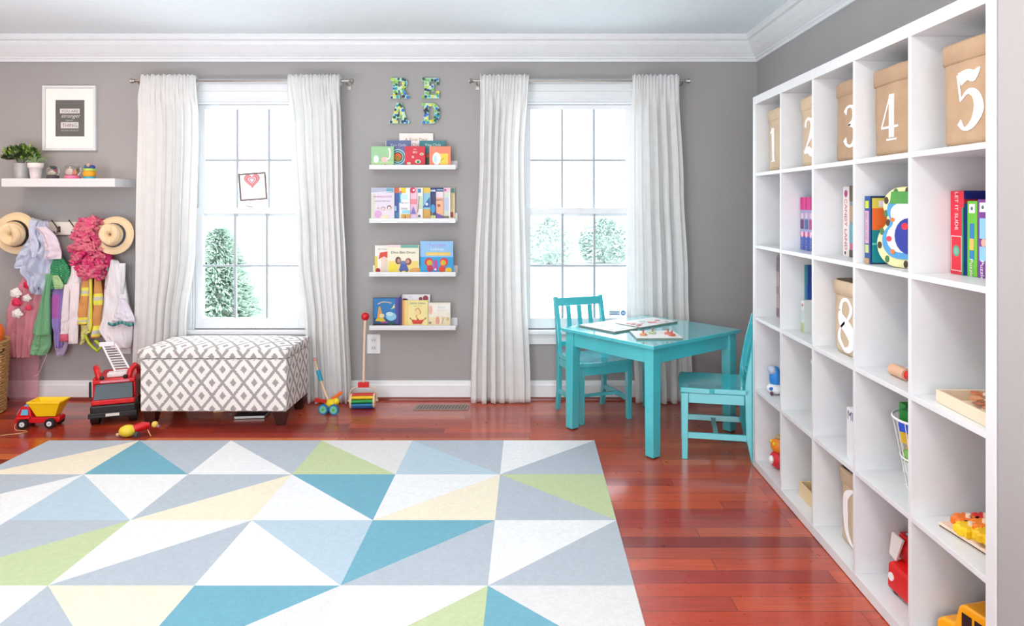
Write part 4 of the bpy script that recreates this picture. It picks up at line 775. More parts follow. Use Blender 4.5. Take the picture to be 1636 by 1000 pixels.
for zz, cols_ in ((.02, ['2a9a4a', '3060d0', 'e8e8f0']), (.065, ['2a9a4a', '2a60c8', 'f0f0f0']), (.11, ['f0f0e8', 'f4c020', '8ac860']), (.155, ['f4b010', 'f4c830']), (.2, ['1f50d0', '2858e0']), (.24, ['1a9a30', '108428'])):
    rad = .05 + (zz / .24) * .03
    for q in range(6):
        a = 2 * PI * q / 6 + zz * 9; x, y = rad * math.cos(a), rad * math.sin(a)
        t = thing('building_block', '%s building block %s in the wire basket' % ({'2a9a4a': 'green', '3060d0': 'blue', 'e8e8f0': 'white', '2a60c8': 'blue', 'f0f0f0': 'white', 'f0f0e8': 'white', 'f4c020': 'yellow', '8ac860': 'lime', 'f4b010': 'amber', 'f4c830': 'yellow', '1f50d0': 'blue', '2858e0': 'blue', '1a9a30': 'green', '108428': 'dark green'}[cols_[q % len(cols_)]], {.02: 'at the very bottom', .065: 'in the second layer', .11: 'in the middle', .155: 'above the middle', .2: 'at the rim', .24: 'on top'}[zz]), 'toy block', (1.27 + x, 2.215 + y, RZ[4] + zz), rnd.random() * 3, 'coloured blocks in the wire basket')
        MB().box(-.021, .021, -.021, .021, -.018, .018, K(cols_[q % len(cols_)])).build('block', t, .002)
        if q == 5: pass
# wooden frame with coloured gears
t = thing('gear_toy', 'wooden board toy with rainbow coloured flower gears, nearest fourth-row cube', 'toy', (1.22, 1.86, RZ[4] + .001), R(8))
MB().box(-.06, .10, -.13, .125, 0, .014, K('f0d8c0')).build('board', t, .003)
for k, (x, y, c, r) in enumerate(((.05, .08, 'e81c1c', .037), (.05, .01, 'd81818', .034), (.0, .085, 'fa7a14', .037), (.0, .025, 'fa8a1c', .034), (-.03, .04, 'fcd008', .036), (-.03, -.025, 'f8c400', .034), (-.035, -.075, '109a50', .026), (-.045, -.115, '6a30b0', .014))):
    m = MB(); n = 10; pl = []
    for i in range(n * 4):
        a = 2 * PI * i / (n * 4); rr = r * (1 + .16 * math.cos(a * n)); pl.append((rr * math.cos(a), rr * math.sin(a)))
    z = .0145 + (.012 * (k % 2)); m.ring([[(x + p * .92, y + q * .92, z) for p, q in pl], [(x + p, y + q, z + .004) for p, q in pl], [(x + p, y + q, z + .018) for p, q in pl], [(x + p * .8, y + q * .8, z + .024) for p, q in pl]], K(c), smooth=False); g = m.build('gear', t)
    MB().tube([(x, y, z + .024), (x, y, z + .034)], .007, K('f4e0c8'), 10).build('peg', g)
MB().box(-.0606, -.0602, -.12, .12, .004, .007, blkp).build('scale_marks', t)
for k in range(4):
    t = thing('board_book', ['lowest brown book of the small pile behind the gear toy', 'white book second from the bottom of the pile behind the gear toy', 'tan book third in the pile behind the gear toy', 'dark green book on top of the pile behind the gear toy'][k], 'book', (1.405, 1.80 - .004 * k, RZ[4] + .001 + .028 * k), R(3 * k - 4), 'pile of small books in the fourth row')
    MB().box(-.075, .075, -.085, .085, 0, .003, K(['8a6a4a', 'e8e4dc', 'c09a70', '3a4a3c'][k])).box(-.075, .075, -.085, .085, .022, .026, K(['8a6a4a', 'e8e4dc', 'c09a70', '3a4a3c'][k])).build('cover', t); MB().box(-.072, .072, -.082, .082, .0031, .0219, paper).build('pages', t)
# bottom row
t = thing('toy_figure', 'orange and red toy figure in the farthest bottom-row cube', 'toy', (1.18, 3.335, RZ[5] + .001))
MB().sph((0, 0, .045), (.045, .05, .044), K('d8182c')).build('body', t); MB().sph((0, 0, .11), (.04, .042, .036), K('f48a1c')).build('head', t); MB().sph((-.042, -.014, .05), (.012, .016, .02), white).build('bib', t)
for s in (-1, 1): MB().sph((-.03, s * .02, .125), .009, K('f4d020')).build('eye', t)
MB().sph((.0, 0, .15), (.02, .02, .014), K('b8a070')).build('hat', t)
t = thing('wooden_tray', 'light wooden box of yellow pieces in the second bottom-row cube', 'tray', (1.245, 2.925, RZ[5] + .0008)); tray(t, .085, .115, .06, K('ecd2a4')); rnd = random.Random(2); chips(t, .06, .085, .03, 16, ['f0d020', 'e8c020', 'f8e040'], .02); MB().box(-.01, .03, -.06, -.03, .045, .05, K('3a6a3a')).build('green_piece', t)
# red toy lorry
t = thing('toy_truck', 'red and white toy truck in the fourth bottom-row cube', 'toy truck', (1.24, 2.24, RZ[5] + .001), R(4))
MB().prism([(-.075, .012), (.075, .012), (.075, .1), (-.03, .1), (-.072, .092)], -.11, .06, K('e01010')).build('cargo_bed', t, .008)
MB().ring([[(-.03 + .0, -.11 , .1), (.07, -.11, .1), (.07, .08, .1), (-.03, .08, .1)], [(-.045, -.1, .15), (.07, -.1, .15), (.07, .07, .15), (-.045, .07, .15)], [(-.04, -.09, .19), (.065, -.09, .19), (.065, .05, .19), (-.04, .05, .19)]], K('d01414'), smooth=False).build('cab', t, .01)
MB().hexa([(-.055, .045, .098), (-.047, .045, .098), (-.035, .098, .098), (-.045, .098, .098)], [(-.06, .0, .185), (-.05, .0, .185), (-.04, .075, .18), (-.05, .075, .18)], K('f0ece6')).build('side_panel', t, .002)
MB().box(-.03, .055, -.07, .03, .1905, .197, K('8ab8c4')).build('roof_window', t, .002)
MB().tube([(-.0735, .035, .055), (-.078, .035, .055)], .013, white, 16).build('headlight', t)
for y in (-.07, .03):
    for s in (-1, 1): MB().tube([(s * .05, y, .018), (s * .065, y, .018)], .0175, blkp, 18).build('wheel', t)
# yellow school bus
busy = mat('bus_yellow', (245, 165, 15), .3)
t = thing('toy_school_bus', 'yellow toy school bus with dark windows in the nearest bottom-row cube', 'toy bus', (1.24, 1.875, RZ[5] + .001), R(14)); t.scale = (.95, .95, .95)
prof = [(-.16, .03), (.14, .03), (.15, .05), (.148, .085), (.13, .1), (.085, .108), (.07, .165), (.055, .178), (-.15, .182), (-.162, .17)]
m = MB(); n = len(prof); m.T = Matrix.Rotation(PI / 2, 4, 'Z'); m.prism(prof, -.06, .06, busy); m.build('body', t, .012, 3)
gl = mat('dark_toy_glass', (35, 30, 38), .15); rb = Matrix.Rotation(PI / 2, 4, 'Z')
for k in range(5):
    for s in (-1, 1):
        m = MB(); m.T = rb; x = -.145 + k * .042; y0, y1 = sorted((s * .0604, s * .0615)); m.prism([(x, .115), (x + .033, .115), (x + .033, .155), (x, .155)], y0, y1, gl); m.build('side_window', t)
m = MB(); m.T = rb; m.hexa([(.085, -.05, .113), (.087, -.05, .113), (.087, .05, .113), (.085, .05, .113)], [(.071, -.048, .158), (.073, -.048, .158), (.073, .048, .158), (.071, .048, .158)], gl); m.build('windshield', t)
m = MB(); m.T = rb; m.box(.151, .156, -.06, .06, .03, .045, blkp); m.build('bumper', t)
m = MB(); m.T = rb; m.box(.149, .1515, -.03, .03, .052, .082, mat('toy_grille', (70, 90, 100), .3, .5)); m.build('radiator_grille', t)
for x in (-.1, .1):
    for s in (-1, 1):
        m = MB(); m.T = rb; m.tube([(x, s * .052, .03), (x, s * .066, .03)], .03, blkp, 18); w_ = m.build('wheel', t); m = MB(); m.T = rb; m.tube([(x, s * .0665, .03), (x, s * .069, .03)], .014, K('f0c030'), 12); m.build('hub', w_)
m = MB(); m.T = rb
for s in (-1, 1): m.box(-.16, .06, *sorted((s * .0605, s * .0612)), .098, .102, blkp)
m.build('black_stripe', t)
# ---------------------------------------------------------------- wall shelf, frame, pots
t = thing('floating_shelf', 'thick white floating shelf above the coat hooks', 'shelf', (-2.96, 4.55, 1.397))
MB().box(-3.316, -2.604, 4.432, 4.6625, 1.398, 1.4508, lacq).build('shelf_board', t, .002, world=True)
c = P(110, 188.5, 4.64)
t = thing('framed_print', 'white picture frame with grey typographic print above the floating shelf', 'picture', (c.x, 4.6625, c.z))
fw, fh = .1755, .2135
m = MB().box(-fw, -fw + .016, -.024, -.0005, -fh, fh, lacq).box(fw - .016, fw, -.024, -.0005, -fh, fh, lacq).box(-fw + .016, fw - .016, -.024, -.0005, -fh, -fh + .016, lacq).box(-fw + .016, fw - .016, -.024, -.0005, fh - .016, fh, lacq); m.build('frame', t, .0015)
ax, az = .096, .12; mt = mat('mat_board', (240, 237, 232), .8)
MB().box(-fw + .017, -ax, -.012, -.008, -fh + .017, fh - .017, mt).box(ax, fw - .017, -.012, -.008, -fh + .017, fh - .017, mt).box(-ax, ax, -.012, -.008, -fh + .017, -az, mt).box(-ax, ax, -.012, -.008, az, fh - .017, mt).build('mat_board', t)
pr = MB().box(-ax, ax, -.0078, -.006, -az, az, mat('slate_print', (96, 96, 94), .6, var=.12, vs=6)); po = pr.build('print', t)
m = MB().box(-.068, .062, -.0088, -.0079, .032, .063, K('e4e0de')).box(-.062, .054, -.0088, -.0079, -.066, -.026, K('e4e0de')); m.build('white_strip', po)
m = MB(); m.text('YOU ARE', .027, -.002, .038, -.0092, K('4a4848')).text('THING', .032, -.003, -.057, -.0092, K('4a4848')).text('stronger', .036, .0, .004, -.0082, K('dcd8d4'), shear=.35).text('than any', .014, -.006, -.018, -.0082, K('d0ccc8')).text('that tries to break you', .0125, -.002, -.084, -.0082, K('d0ccc8')); m.build('lettering', po)
SZ = 1.4512
galv = mat('galvanised_steel', (200, 202, 203), .45, .45, var=.12, vs=30)
t = thing('potted_plant', 'bushy green plant in a galvanised metal pot on the floating shelf', 'plant', (X_(34, 4.54), 4.54, SZ))
MB().lathe([(.036, 0), (.038, .002), (.045, .098), (.047, .1), (.043, .099), (.04, .09), (.001, .088)], galv, 24).build('pot', t)
rnd = random.Random(5); f = MB(); lg = [K(x) for x in ('5a8a2a', '7aa83a', '2f4a1c', '98a860', '3c5a24', '1c2a14')]
for k in range(520):
    th_, ph = rnd.random() * 2 * PI, math.acos(rnd.uniform(-.35, 1)); rr = rnd.uniform(.5, 1)
    p = Vector((.118 * rr * math.sin(ph) * math.cos(th_), .075 * rr * math.sin(ph) * math.sin(th_), .15 + .075 * rr * math.cos(ph))); s = rnd.uniform(.010, .02)
    d = (p - Vector((0, 0, .1))).normalized() + Vector((rnd.uniform(-.5, .5), rnd.uniform(-.5, .5), rnd.uniform(-.3, .5))); d.normalize(); sd = d.cross(Vector((rnd.uniform(-1, 1), rnd.uniform(-1, 1), 1))).normalized(); up = d.cross(sd)
    if p.y > .108: continue
    f.add([p - d * s, p + sd * s * .55 + up * .002, p + d * s, p - sd * s * .55 + up * .002, p + up * .001], [(0, 1, 4), (1, 2, 4), (2, 3, 4), (3, 0, 4)], rnd.choice(lg), True)
f.build('foliage', t)
m = MB()
for k in range(9):
    a = k * .7; m.tube([(0.01 * math.cos(a), .01 * math.sin(a), .088), (.04 * math.cos(a), .03 * math.sin(a), .14), (.07 * math.cos(a), .045 * math.sin(a), .18)], .0015, K('4a6a2a'), 5)
m.build('stem', t)
t = thing('potted_plant', 'spiky pale green air plant in a white clay pot on the floating shelf', 'plant', (X_(57, 4.50), 4.50, SZ))
MB().lathe([(.027, 0), (.029, .002), (.037, .068), (.043, .069), (.045, .1), (.041, .101), (.038, .09), (.001, .088)], mat('white_clay', (232, 222, 220), .8, bump=.2, bs=80), 24).build('pot', t)
m = MB()
for k in range(16):
    a = k * 2.4; L_k = rnd.uniform(.06, .1); ca, sa = math.cos(a), math.sin(a) * .6; q = rnd.uniform(-.015, .05)
    pts = [(0, 0, .088), (ca * L_k * .4, sa * L_k * .4, .115 + q * .6), (ca * L_k * .8, sa * L_k * .8, .118 + q * .8), (ca * L_k * 1.05, sa * L_k * 1.05, .1 + q)]
    m.tube(pts, [.004, .0038, .0025, .0008], K(rnd.choice(['9ab890', 'a8bc98', '7a9a5a', '8ca870'])), 6)
m.tube([(0, 0, .09), (-.004, -.004, .14), (-.002, -.004, .165)], [.004, .003, .001], K('b8c4a8'), 6)
m.build('leaf_rosette', t)
clr = mat('clear_glass', (250, 252, 252), .03, trans=1., spec=.5)
def globe(label, px, r, inner, basec):
    t = thing('snow_globe', label, 'snow globe', (X_(px, 4.5), 4.5, SZ), 0, 'snow globes on the floating shelf')
    MB().lathe([(r * .95, 0), (r, .004), (r * .95, .018), (r * .7, .022)], K(basec), 20).build('base', t)
    MB().sph((0, 0, .02 + r * .8), r, clr, 20).build('glass_dome', t)
    for k, (x, z, a, b, cc) in enumerate(inner): MB().sph((x, 0, z), (a, a * .6, b), K(cc), 10).build('figurine', t)
globe('clear snow globe with dark green top, first from the pots', 84.5, .036, [(0, .04, .02, .014, 'e8dcd0'), (.004, .07, .02, .012, '3a5a4c'), (.012, .05, .01, .014, 'b04a5a')], '4a4048')
globe('wide snow globe with a pink base, second from the pots', 116, .046, [(-.012, .045, .018, .02, 'f4e4dc'), (.012, .04, .016, .02, 'f0a08a'), (.022, .05, .007, .014, '8a7a30')], 'e87aa0')
t = thing('toy_figurine', 'small blue, yellow and green toy at the window end of the floating shelf', 'toy', (X_(143, 4.5), 4.5, SZ))
MB().lathe([(.034, 0), (.036, .006), (.034, .014)], K('4ab0c0'), 16).build('base', t); MB().lathe([(.032, .0142), (.038, .022), (.038, .046), (.03, .05)], K('f0a81c'), 16).build('middle_ring', t); MB().lathe([(.034, .0502), (.036, .06), (.028, .066)], K('b8d860'), 16).build('green_ring', t)
MB().sph((-.014, 0, .075), (.02, .02, .016), K('2a6a9c')).sph((.018, 0, .074), (.017, .02, .014), K('2a4a9c')).build('arm', t); MB().sph((0, -.01, .086), (.012, .012, .012), K('e0b090')).build('head', t)
# ---------------------------------------------------------------- hook rails
nick = mat('dark_nickel', (120, 112, 110), .35, .9)
for k, (za, zb, lab) in enumerate(((1.087, 1.172, 'upper white wooden hook rail with bare double hooks'), (.815, .9, 'lower white wooden hook rail mostly hidden behind dress-up clothes'))):
    t = thing('hook_rail', lab, 'hook rail', (-3.1, 4.655, (za + zb) / 2), 0, 'white hook rails on the wall')
    MB().box((-3.47, -3.235)[k], -2.71, 4.645, 4.6625, za, zb, mat('aged_white_board', (228, 224, 216), .5)).build('rail_board', t, .002, world=True)
    for i, px in enumerate((16, 62, 91, 118.5, 145, 181)[2 * k:]):
        x = X_(px, 4.62); z = (za + zb) / 2 + .0
        m = MB().tube([(x, 4.644, z - .005), (x + .001, 4.63, z - .006), (x - .004, 4.615, z + .02), (x - .018, 4.602, z + .05), (x - .02, 4.598, z + .058)], [.006, .005, .0042, .004, .006], nick, 8).tube([(x, 4.63, z - .012), (x, 4.615, z - .032), (x - .005, 4.605, z - .03), (x - .007, 4.603, z - .018)], [.005, .004, .004, .005], nick, 8).box(x - .007, x + .007, 4.641, 4.6448, z - .025, z + .014, nick)
        m.build('coat_hook', t, world=True)
# ---------------------------------------------------------------- hanging clothes
def smooth(rows, n):
    out = []; N = len(rows) - 1
    for j in range(n + 1):
        t = j / n * N; i = min(int(t), N - 1); f = t - i
        a, b, c, d = rows[max(i - 1, 0)], rows[i], rows[i + 1], rows[min(i + 2, N)]
        out.append([.5 * ((2 * b[k]) + (c[k] - a[k]) * f + (2 * a[k] - 5 * b[k] + 4 * c[k] - d[k]) * f * f + (3 * b[k] - a[k] - 3 * c[k] + d[k]) * f ** 3) for k in range(3)])
    return out
def drape(rows, Yb, thick, mats, folds=3., amp=.01, seed=0., nu=36, nv=40, fmat=None, mb=None, slant=0., crump=.006):
    mb = mb or MB(); rr = smooth(rows, nv); verts = []; ml = []; U = nu
    for j, (py, a, b) in enumerate(rr):
        t = j / nv; Y = Yb - thick; xa, xb = X_(a, Y), X_(b, Y); w_ = xb - xa
        for i in range(U + 1):
            u = i / U; env = max(0., math.sin(PI * u)) ** .45
            f = amp * math.sin(2 * PI * (folds * u + seed + slant * t) + .8 * math.sin(3 * t + seed)) + amp * .5 * math.sin(2 * PI * (folds * 2.1 * u + seed * 2 - slant * t))
            f += crump * noise.noise(Vector((u * w_ * 22 + seed, seed * 7, t * 9))) * 2
            y = Yb - env * (thick * .75 * (.6 + .4 * min(1, t * 3 + .3)) + f * (.5 + .5 * t) + .004)
            verts.append((xa + w_ * u, min(y, Yb - .001), Z_(py + slant * (u - .5) * 6, Y)))
        for i in range(1, U):
            u = 1 - i / U; env = max(0., math.sin(PI * u)) ** .5
            verts.append((xa + w_ * u, Yb - .0005 - .003 * (1 - env), Z_(py, Y)))
    n = 2 * U; fs = []; fm = []
    for j in range(nv):
        for i in range(n):
            k = (i + 1) % n; fs.append((j * n + i, (j + 1) * n + i, (j + 1) * n + k, j * n + k)); u = (i + .5) / U if i < U else 2 - (i + .5) / U
            fm.append(fmat(u, (j + .5) / nv) if fmat else mats)
    fs.append(tuple(range(n))); fm.append(fm[0]); fs.append(tuple(nv * n + i for i in reversed(range(n)))); fm.append(fm[-2])
    return mb.add(verts, fs, fm, True)
GC = 'dress-up clothes on the hook rails'
YB = 4.612
cl = lambda nm, c, c2=None, al=1., tr=.2: cloth_mat(nm, c, tr, al, c2, bump=.4, bs=500)
pinkt = cl('pink_tulle', (248, 192, 202), (240, 150, 168), .8); pinks = cl('sheer_pink', (240, 175, 190), None, .34, .3)
t = thing('princess_dress', 'pink tulle dress with pink and white rosettes hanging at the far left', 'dress', P(35, 540, 4.6), 0, GC)
drape([(436, 30, 62), (452, 24, 66), (480, 8, 64), (510, 2, 62), (545, 1, 55), (572, 4, 50)], YB, .05, pinkt, 6, .014, .3, crump=.012).build('bodice', t, world=True)
drape([(500, 6, 56), (560, 6, 60), (600, 8, 60), (644, 12, 58)], YB - .008, .02, pinks, 5, .010, 1.3).build('sheer_skirt', t, world=True)
rnd = random.Random(3)
for k, (px, py, r, cc) in enumerate(((44, 455, .028, 'e01c50'), (25, 468, .035, 'fbfbf8'), (43, 476, .026, 'f4f4f0'), (26, 483, .03, 'e02858'), (45, 492, .022, 'e83a60'), (27, 501, .033, 'f8f6f2'), (51, 459, .02, 'e83060'))):
    c = P(px, py, YB - .07); m = MB()
    for q in range(14):
        a = q * 2.4; d = r * math.sqrt(q / 14); m.sph(c + Vector((d * .8 * math.cos(a), -.008 + .012 * q / 14, d * math.sin(a) * .75)), (r * .42, r * .22, r * .36), K(cc), 10)
    m.build('rosette', t, world=True)
den = cl('pale_denim', (222, 228, 243), (190, 200, 226))
t = thing('child_jumpsuit', 'pale blue denim child garment bunched on the hook beside the left hat', 'garment', P(58, 400, 4.58), 0, GC)
drape([(351, 44, 66), (362, 44, 70), (378, 36, 80), (392, 30, 88), (410, 27, 80), (425, 22, 76), (440, 24, 74), (455, 34, 72), (470, 40, 66)], YB - .045, .06, den, 4, .02, .2, slant=1.4, crump=.03).build('torso', t, world=True)
drape([(362, 50, 70), (375, 60, 84), (390, 66, 91), (402, 67, 94), (414, 66, 94)], YB - .085, .03, cl('denim_lining', (236, 224, 236)), 1.5, .006, .5, crump=.01).build('folded_flap', t, world=True)
drape([(388, 38, 50), (405, 26, 42), (420, 20, 36), (431, 18, 34)], YB - .085, .03, den, 1.2, .008, .9, crump=.012).build('sleeve', t, world=True)
drape([(352, 44, 58), (370, 44, 54), (392, 46, 60), (412, 50, 56)], YB - .10, .018, cl('denim_light', (214, 222, 242)), 1.2, .005, .1).build('collar', t, world=True)
t = thing('clothes_button', 'small dark purple button pinned at the hem of the pale denim garment', 'button', P(59, 462, 4.5)); MB().disc(X_(59, 4.5), Z_(460, 4.5), .013, 4.498, 4.506, K('3a2448')).build('button_face', t, .002, world=True)
grn = cl('green_satin', (140, 198, 152), (120, 182, 138), 1, .15)
rnd2 = random.Random(9)
sq = [cl('green_sequins', (60, 150, 100), (120, 200, 150)), cl('dark_green_sequins', (35, 110, 75), (80, 170, 120))]
t = thing('fairy_dress', 'green dress with sequin top and layered satin skirt', 'dress', P(72, 480, 4.56), 0, GC)
drape([(412, 78, 94), (424, 75, 102), (438, 72, 106), (450, 72, 103), (462, 74, 98)], YB - .035, .05, None, 5, .01, .6, fmat=lambda u, v: sq[(int(u * 60) + int(v * 30)) % 2]).build('sequin_top', t, world=True)
drape([(438, 66, 80), (455, 66, 76), (480, 60, 74), (505, 53, 74), (520, 48, 74), (536, 45, 74)], YB - .05, .05, grn, 2, .01, .1, slant=.3).build('upper_skirt', t, world=True)
drape([(520, 54, 78), (540, 48, 77), (555, 44, 76), (568, 42, 70)], YB - .03, .035, cl('green_satin_pale', (140, 195, 150)), 2, .01, .8).build('lower_skirt', t, world=True)
drape([(470, 76, 82), (500, 76, 82), (548, 75, 81)], YB - .01, .02, K('14402c'), 1, .003, .2).build('dark_lining', t, world=True)
drape([(440, 82, 92), (455, 84, 100), (462, 86, 98)], YB - .09, .012, cl('pale_green', (180, 215, 160)), 1, .004, .2).build('pale_tie', t, world=True)
m = MB().tube([P(75, 566, 4.57), P(68, 582, 4.57), P(61, 598, 4.57), P(54, 601, 4.57)], .002, K('e8c8c8'), 5); m.build('hanging_ribbon', t, world=True)
pur = [cl('purple_satin', (176, 156, 218), (150, 134, 208)), cl('magenta_glitter', (212, 126, 205), (190, 104, 192))]
t = thing('glitter_dress', 'purple and magenta glitter dress between the green dress and white robe', 'dress', P(88, 510, 4.58), 0, GC)
drape([(456, 78, 97), (470, 79, 98), (485, 75, 98), (500, 74, 98), (515, 78, 97), (535, 82, 98), (556, 86, 96)], YB - .015, .04, None, 2.5, .008, .7, fmat=lambda u, v: pur[1] if .18 < v < .6 and u < .75 else pur[0]).build('bodice', t, world=True)
drape([(530, 82, 100), (550, 84, 106), (569, 88, 100)], YB - .006, .02, cl('lilac_gauze', (206, 190, 226), None, .8), 2.5, .006, .2).build('gauze_skirt', t, world=True)
rob = cl('pale_pink_cotton', (252, 246, 248), (248, 238, 243))
t = thing('child_robe', 'white and pale pink robe with a pink cuff hanging beside the firefighter coat', 'robe', P(108, 490, 4.57), 0, GC)
drape([(424, 108, 120), (440, 106, 124), (458, 98, 125), (480, 97, 124), (500, 96, 122), (520, 95, 120), (538, 94, 116)], YB - .03, .05, rob, 2, .008, .4).build('robe_body', t, world=True)
drape([(455, 99, 108), (500, 95, 107), (520, 94, 106), (534, 93, 106)], YB - .07, .025, rob, 1, .004, .3).build('left_sleeve', t, world=True)
drape([(534.5, 92, 106), (546, 92, 106)], YB - .072, .026, cl('pink_cuff', (222, 110, 135)), 1, .002, .3, nv=4).build('pink_cuff', t, world=True)
drape([(452, 110, 124), (490, 108, 123), (520, 106, 122), (550, 105, 121)], YB - .062, .025, rob, 1, .004, .9).build('right_sleeve', t, world=True)
fire = cl('tan_canvas', (224, 166, 104), (212, 150, 88), 1, .1); yl = K('f0ea50'); si = K('c8c8be'); brn = cl('brown_canvas', (120, 72, 48), None, 1, .05)
def stripes(bands):
    def f(u, v):
        for a, b in bands:
            if a <= v <= b: return si if .33 < (v - a) / (b - a) < .67 else yl
        return fire
    return f
t = thing('firefighter_coat', 'tan child firefighter coat with yellow and silver reflective bands', 'coat', P(140, 490, 4.57), 0, GC)
drape([(436, 128, 162), (450, 126, 164), (480, 124, 165), (510, 122, 166), (530, 126, 162)], YB - .012, .03, brn, 2, .006, .2).build('coat_back', t, world=True)
drape([(436, 130, 141), (455, 126, 142), (480, 123, 140), (505, 116, 139), (519, 114, 138)], YB - .045, .04, None, 1, .004, .2, fmat=stripes(((.30, .44), (.78, .97))), nv=60).build('left_sleeve', t, world=True)
drape([(436, 140, 146), (470, 141, 146), (519, 138, 146), (532, 137, 143)], YB - .075, .012, K('d8c84a'), 1, .002, .4, fmat=lambda u, v: si if .3 < u < .6 else yl).build('front_trim', t, world=True)
drape([(436, 147, 155), (455, 146, 158), (480, 144, 160), (510, 143, 157), (540, 140, 156)], YB - .045, .035, None, 1, .004, .7, fmat=stripes(((.40, .56), (.84, .97))), nv=60).build('right_sleeve', t, world=True)
drape([(519, 126, 140), (535, 127, 138), (551, 126, 131)], YB - .04, .02, None, 1, .003, .5, fmat=lambda u, v: si if (u * 3 + v * 6) % 1.2 > .7 else yl).build('dangling_belt', t, world=True)
m = MB().tube([P(136, 535, 4.56), P(142, 548, 4.55), P(150, 556, 4.545), P(156, 561, 4.54), P(162, 553, 4.54), P(152, 544, 4.55)], .009, K('b8cc28'), 8); m.build('lime_strap', t, world=True)
lab = cl('white_cotton', (252, 250, 253), (248, 245, 250)); 
t = thing('doctor_coat', 'white child doctor coat with teal ribbon hanging nearest the window', 'coat', P(180, 490, 4.57), 0, GC)
drape([(416, 174, 180), (424, 169, 186), (440, 163, 192), (462, 160, 196), (485, 158, 200), (510, 152, 206), (530, 147, 206), (545, 158, 205), (557, 170, 202)], YB - .02, .055, lab, 3, .014, .15, slant=.5, crump=.012).build('coat_body', t, world=True)
drape([(421, 183, 197), (436, 186, 197), (455, 188, 196), (470, 189, 195)], YB - .035, .03, lab, 1, .008, .6).build('collar', t, world=True)
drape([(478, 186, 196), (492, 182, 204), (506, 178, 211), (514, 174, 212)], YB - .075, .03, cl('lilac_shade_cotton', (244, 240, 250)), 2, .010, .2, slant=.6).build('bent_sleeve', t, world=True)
m = MB(); rnd = random.Random(8)
for k in range(26):
    u = k / 25; c = P(174 + 38 * u, 517 + 2 * math.sin(u * 9), 4.502); m.sph(c, (.009, .005, .010 + .003 * rnd.random()), K(rnd.choice(['2a8a84', '1a6a6c', '58a8a0'])), 7)
m.build('teal_ribbon', t, world=True)
m = MB(); 
for (px, py) in ((168, 458), (166, 464), (165.5, 470), (167.5, 461)): m.disc(X_(px, 4.52), Z_(py, 4.52), .005, 4.516, 4.519, K('c04060'), 8, .003)
m.disc(X_(171.5, 4.52), Z_(430, 4.52), .006, 4.522, 4.527, K('3a8a80'), 8, .012); m.build('red_print', t, world=True)
# pink ruffled boa
boa = [cl('hot_pink_tulle', (255, 118, 172), (255, 104, 160), 1, .4), cl('coral_pink_tulle', (255, 160, 180), (255, 146, 170), 1, .4), cl('deep_pink_tulle', (252, 84, 150), (246, 76, 142), 1, .4)]
t = thing('tulle_boa', 'bright pink ruffled tulle tutu hanging beside the banded straw hat', 'garment', P(140, 400, 4.56), 0, GC)
out = [(350, 138, 156), (358, 124, 160), (372, 118, 162), (385, 113, 164), (398, 112, 168), (412, 117, 171), (425, 119, 170), (435, 126, 166), (444, 135, 162)]
drape(out, YB - .02, .07, boa[2], 4, .01, .3).build('core', t, world=True)
m = MB(); rnd = random.Random(21)
for k in range(260):
    i = rnd.randrange(len(out) - 1); f = rnd.random(); py = out[i][0] + (out[i + 1][0] - out[i][0]) * f; a = out[i][1] + (out[i + 1][1] - out[i][1]) * f; b = out[i][2] + (out[i + 1][2] - out[i][2]) * f
    u = rnd.random(); px = a + (b - a) * u; y = YB - .02 - .085 * math.sin(PI * min(.95, max(.05, u))) ** .5 + rnd.uniform(-.012, .006); c = P(px, py, y)
    ang = rnd.uniform(-.9, .9) + (0.5 if u < .5 else -.5); L_r = rnd.uniform(.035, .065); ww = rnd.uniform(.015, .026); rings = []
    dx, dz = math.cos(ang), math.sin(ang); ph = rnd.random() * 6
    for q in range(9):
        s = q / 8 - .5; wv = .006 * math.sin(q * 1.9 + ph); base = c + Vector((dx * L_r * s, wv * .8, dz * L_r * s)); nz = Vector((-dz, 0, dx))
        rings.append([base - nz * ww * .5, base + Vector((0, -.007 - wv, 0)), base + nz * ww * .55 + Vector((0, -.004 + wv, 0))])
    m.ring(rings, boa[rnd.choice((0, 0, 1, 1, 2) if py > 400 else (0, 1, 1))], close=False, cap=False)
m.build('ruffles', t, solid=.0008, world=True)
# straw hats
def hatm(): 
    m = bpy.data.materials.new('woven_straw'); m.use_nodes = True; nt = m.node_tree; N = nt.nodes.new; L = nt.links.new; b = nt.nodes['Principled BSDF']; b.inputs['Roughness'].default_value = .75
    tc = N('ShaderNodeTexCoord'); w_ = N('ShaderNodeTexWave'); w_.wave_type = 'RINGS'; w_.rings_direction = 'Z'; w_.inputs['Scale'].default_value = 55; w_.inputs['Distortion'].default_value = 1; L(tc.outputs['Object'], w_.inputs[0])
    mx = N('ShaderNodeMix'); mx.data_type = 'RGBA'; mx.inputs[6].default_value = lin((222, 192, 148)); mx.inputs[7].default_value = lin((240, 218, 180)); L(w_.outputs['Fac'], mx.inputs[0]); L(mx.outputs[2], b.inputs['Base Color'])
    bp = N('ShaderNodeBump'); bp.inputs['Strength'].default_value = .3; bp.inputs['Distance'].default_value = .002; L(w_.outputs['Fac'], bp.inputs['Height']); L(bp.outputs[0], b.inputs['Normal']); return m
straw = hatm()
